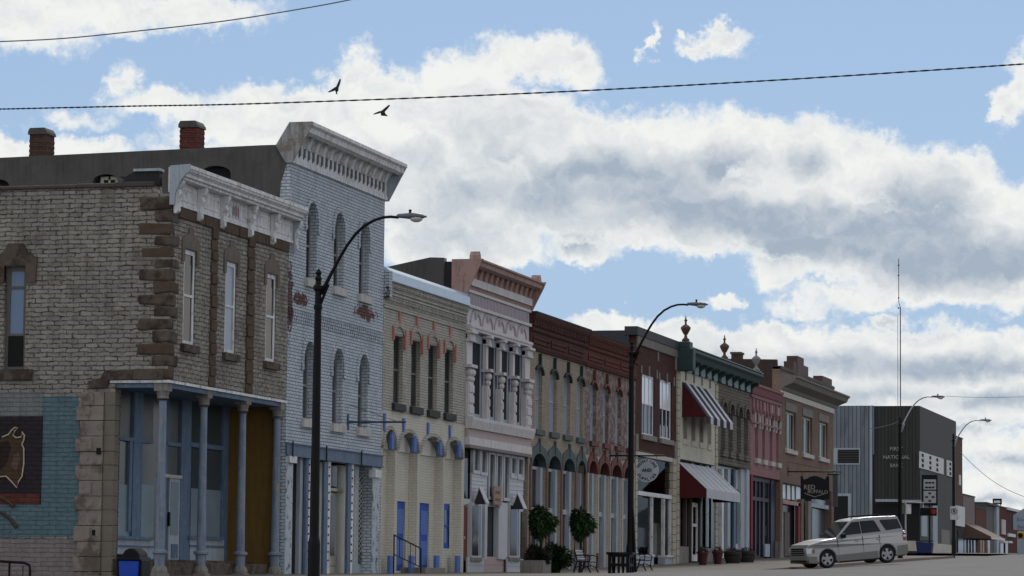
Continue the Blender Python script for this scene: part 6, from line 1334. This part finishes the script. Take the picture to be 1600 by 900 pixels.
# local axes: x from front axle to the tail, y to the far side, z up; origin under the near front wheel
xa_ = (-hd*math.cos(pitch_a)+Vector((0, 0, math.sin(pitch_a)))); ya_v = right.copy(); ya_v = Vector((-hd.y, hd.x, 0)); ya_v = -ya_v if ya_v.y < 0 else ya_v
za_v = xa_.cross(ya_v); 
if za_v.z < 0: za_v = -za_v
CAR.matrix_world = Matrix(((xa_.x, ya_v.x, za_v.x, loc.x), (xa_.y, ya_v.y, za_v.y, loc.y), (xa_.z, ya_v.z, za_v.z, loc.z), (0, 0, 0, 1)))
silv = mat('silver car paint', (.33, .335, .34), rough=.28, metal=.35, var=.03, spec=.6); cladm = mat('grey lower cladding', (.20, .195, .185), rough=.5); tyre = mat('tyre rubber', (.018, .018, .019), rough=.85); rimm = mat('alloy rim', (.26, .27, .29), rough=.3, metal=.8); blk = mat('black trim', (.008, .008, .009), rough=.6, spec=.2); cg = glass('dark car glass', (.022, .024, .026), rough=.05, spec=.35, var=.7)
W_ = 2.0; yo = -.14                                      # body spans y from yo to yo+W_
def arcx(cx, r_, a0, a1, n=9, cz=.40): return [(cx+r_*math.cos(R(a0+(a1-a0)*i/n)), cz+r_*math.sin(R(a0+(a1-a0)*i/n))) for i in range(n+1)]
side = [(-.95, .42)]+[(-.47, .34)]+arcx(0, .47, 188, -8)[:]+[(WBL-.47, .34)]+arcx(WBL, .47, 188, -8)+[(4.15, .44), (4.27, .50), (4.29, .80), (4.24, 1.12), (4.20, 1.24), (3.0, 1.235), (1.2, 1.20), (.55, 1.17), (-.2, 1.12), (-.62, 1.04), (-.86, 1.0), (-.95, .90), (-.97, .62)]
def sideplate(outer, y0, y1, name, m_, par, bev=.0, holes=()):
    b = MB(); b.plate(outer, holes, y1-y0, 'S', y0, bev); return b.build(name, m_, par, local=True)
bd = sideplate(side, yo, yo+W_, 'body', silv, CAR, .05)
for p in bd.data.polygons: p.use_smooth = False
# bonnet plan taper: narrow the nose a little
for v in bd.data.vertices:
    if v.co.x < -.3: t = min(1, (-.3-v.co.x)/.65); c_ = yo+W_/2; v.co.y = c_+(v.co.y-c_)*(1-.10*t*t)
    if v.co.z > .95: t = (v.co.z-.95)/.3; c_ = yo+W_/2; v.co.y = c_+(v.co.y-c_)*(1-.04*t)
bd.modifiers.new('b', 'BEVEL').width = .02
sideplate([(-.93, .30), (-.5, .26), (-.46, .52), (-.93, .55)], yo+.02, yo+W_-.02, 'front_bumper', cladm, CAR, .03)
sideplate([(3.5, .30), (4.22, .34), (4.34, .45), (4.34, .72), (3.52, .70)], yo-.005, yo+W_+.005, 'rear_bumper', cladm, CAR, .03)
sideplate([(.48, .22), (2.54, .22), (2.52, .56), (.46, .52)], yo-.01, yo+W_+.01, 'sill_panel', cladm, CAR, .02)
sideplate([(.55, .20), (2.5, .20), (2.5, .25), (.55, .25)], yo-.12, yo+.1, 'running_board', blk, CAR, .01)
MB().box(-.5, 3.9, yo+.25, yo+W_-.25, .28, .6).build('underbody', blk, CAR, local=True)
# greenhouse, leaning inwards
def gy(z): return yo+.05+(z-1.18)/.62*.20
gp = [(.42, 1.16), (4.22, 1.22), (4.16, 1.36), (3.96, 1.80), (3.80, 1.86), (2.2, 1.90), (1.55, 1.86), (1.32, 1.80)]
def loft(pts, name, m_, off=0.0, thick=None, bev=.0):
    b = MB(); A_ = [b.b.verts.new((x, gy(z)-off, z)) for x, z in pts]
    B_ = [b.b.verts.new((x, (2*yo+W_-gy(z)+off) if thick is None else gy(z)+thick, z)) for x, z in pts]; b.b.faces.new(A_); b.b.faces.new(B_[::-1]); n = len(pts)
    for i in range(n): b.b.faces.new((A_[i], B_[i], B_[(i+1) % n], A_[(i+1) % n]))
    return b.build(name, m_, CAR, local=True, bev=bev)
loft(gp, 'cabin', silv, bev=.035)
for mirror in (0, 1):
    for k, poly in enumerate(([(.72, 1.29), (1.80, 1.31), (1.80, 1.76), (1.45, 1.755), (1.38, 1.73)], [(1.835, 1.31), (2.79, 1.33), (2.60, 1.70), (2.52, 1.765), (1.835, 1.765)], [(3.07, 1.35), (4.05, 1.39), (3.87, 1.74), (2.86, 1.755), (2.84, 1.70)])):
        b = MB(); 
        f = (lambda z: gy(z)) if not mirror else (lambda z: 2*yo+W_-gy(z)); sgn = -1 if not mirror else 1
        A_ = [b.b.verts.new((x, f(z)+sgn*.012, z)) for x, z in poly]; B_ = [b.b.verts.new((x, f(z)-sgn*.02, z)) for x, z in poly]; b.b.faces.new(A_); b.b.faces.new(B_[::-1]); n = len(poly)
        for i in range(n): b.b.faces.new((A_[i], B_[i], B_[(i+1) % n], A_[(i+1) % n]))
        b.build('side_window', cg, CAR, local=True)
c0, c1 = gy(1.2)+.10, 2*yo+W_-gy(1.2)-.10
MB().poly([(.44, c0, 1.185), (.44, c1, 1.185), (1.27, c1-.12, 1.775), (1.27, c0+.12, 1.775)]).poly([(.50, c0, 1.165), (.50, c1, 1.165), (1.31, c1-.12, 1.755), (1.31, c0+.12, 1.755)]).build('windscreen', cg, CAR, local=True)
for y in (yo+.42, yo+W_-.42): MB().tube([(1.5, y, 1.88), (1.6, y, 1.95), (3.6, y, 1.93), (3.7, y, 1.87)], .022, 6).build('roof_rail', blk, CAR, local=True)
# door lines, handles, mirror, badge
for x in (.56, 1.82, 2.66): MB().box(x-.007, x+.007, yo-.004, yo+.03, .56, 1.2).build('door_gap', blk, CAR, local=True)
for x in (1.55, 2.62): MB().box(x-.1, x+.1, yo-.04, yo+.0, 1.04, 1.08).build('door_handle', silv, CAR, local=True, bev=.01)
MB().box(.72, .90, yo-.22, yo+.03, 1.20, 1.36).build('wing_mirror', blk, CAR, local=True, bev=.03); MB().box(.72, .90, yo+W_-.03, yo+W_+.22, 1.20, 1.36).build('wing_mirror', blk, CAR, local=True, bev=.03)
MB().box(.72, 1.05, yo-.008, yo+.01, .72, .755).build('badge', M['galv'], CAR, local=True)
# front face
fy0, fy1 = yo+.12, yo+W_-.12
gr = MB().box(-1.03, -.90, fy0+.24, fy1-.24, .62, .93).build('grille', blk, CAR, local=True); b = MB()
for i in range(3): b.box(-1.045, -1.03, fy0+.26, fy1-.26, .67+i*.08, .695+i*.08)
b.build('grille_bar', M['galv'], gr, local=True)
MB().box(-1.0, -.90, fy0+.1, fy1-.1, .36, .54).build('air_intake', blk, CAR, local=True)
hl = mat('headlight glass', (.62, .64, .68), rough=.1, spec=.8)
for y0_, y1_ in ((fy0-.045, fy0+.26), (fy1-.26, fy1+.045)): MB().box(-1.01, -.66, y0_, y1_, .66, .92).build('headlight', hl, CAR, local=True, bev=.03)
MB().box(-.70, -.62, yo+.0, yo+.05, .70, .86).build('indicator', mat('amber lens', (.4, .18, .05)), CAR, local=True)
tl_ = mat('red tail lamp', (.28, .012, .02), rough=.2, spec=.7)
for y0_, y1_ in ((yo-.012, yo+.16), (yo+W_-.16, yo+W_+.012)): t_ = MB().box(4.04, 4.275, y0_, y1_, .92, 1.22).build('tail_light', tl_, CAR, local=True, bev=.02); MB().box(4.05, 4.282, y0_-.003, y1_+.003, 1.06, 1.13).build('reverse_lens', hl, t_, local=True)
MB().box(4.3, 4.42, yo+.9, yo+1.1, .32, .42).build('tow_hitch', blk, CAR, local=True)
for cx2 in (0, WBL):
    for far_ in (0, 1):
        y0_ = yo+.03 if not far_ else yo+W_-.30; b = MB(); R_ = .40
        ring = [(R_-.06, 0), (R_, .05), (R_, .22), (R_-.06, .27)]
        n = 28; rr = []
        for j in range(n):
            a = 2*math.pi*j/n; rr.append([b.b.verts.new((cx2+r_*math.cos(a), y0_+d, .40+r_*math.sin(a))) for r_, d in [(.27, .03)]+ring+[(.27, .24)]])
        for j in range(n):
            for i in range(5): b.b.faces.new((rr[j][i], rr[j][i+1], rr[(j+1) % n][i+1], rr[(j+1) % n][i]))
        wl = thing('wheel', None, None, (0, 0, 0)); wl.parent = CAR; wl.empty_display_size = .1
        b.build('tyre', tyre, wl, local=True)
        b = MB(); s_ = y0_+.05 if not far_ else y0_+.2
        b.tube([(cx2, y0_+.1, .40), (cx2, y0_+.14, .40)], .272, 28); b.build('hub', blk, wl, local=True); b = MB()
        yf = y0_+.03 if not far_ else y0_+.20
        n = 28
        for j in range(n):
            a = 2*math.pi*j/n; a2 = 2*math.pi*(j+1)/n; b.poly([(cx2+.272*math.cos(a), yf, .4+.272*math.sin(a)), (cx2+.272*math.cos(a2), yf, .4+.272*math.sin(a2)), (cx2+.24*math.cos(a2), yf+.01, .4+.24*math.sin(a2)), (cx2+.24*math.cos(a), yf+.01, .4+.24*math.sin(a))])
        for k in range(5):
            a = R(90+72*k); d = Vector((math.cos(a), 0, math.sin(a))); s2 = Vector((-math.sin(a), 0, math.cos(a))); c_ = Vector((cx2, yf+.012, .4)); q_ = [c_+d*.03-s2*.05, c_+d*.03+s2*.05, c_+d*.25+s2*.07, c_+d*.25-s2*.07]
            vs = [b.b.verts.new(p) for p in q_]; v2 = [b.b.verts.new(p+Vector((0, .03, 0))) for p in q_]; b.b.faces.new(vs); 
            for i in range(4): b.b.faces.new((vs[i], v2[i], v2[(i+1) % 4], vs[(i+1) % 4]))
        b.tube([(cx2, yf-.004, .4), (cx2, yf+.05, .4)], .07, 12); b.build('rim', rimm, wl, local=True)

# bring the car to its measured proportions
K = WBL+.47
def carx(x): return (x if x < K else K+(x-K)*.66)*.955
for o in CAR.children_recursive:
    if o.type != 'MESH': continue
    wheelpart = o.name.split('.')[0] in ('tyre', 'rim', 'hub')
    if wheelpart:
        cx2 = 0 if sum(v.co.x for v in o.data.vertices)/len(o.data.vertices) < 1 else WBL
        for v in o.data.vertices: v.co.x += carx(cx2)-cx2
    else:
        for v in o.data.vertices: v.co.x = carx(v.co.x); v.co.z = v.co.z if v.co.z < .9 else .9+(v.co.z-.9)*1.17
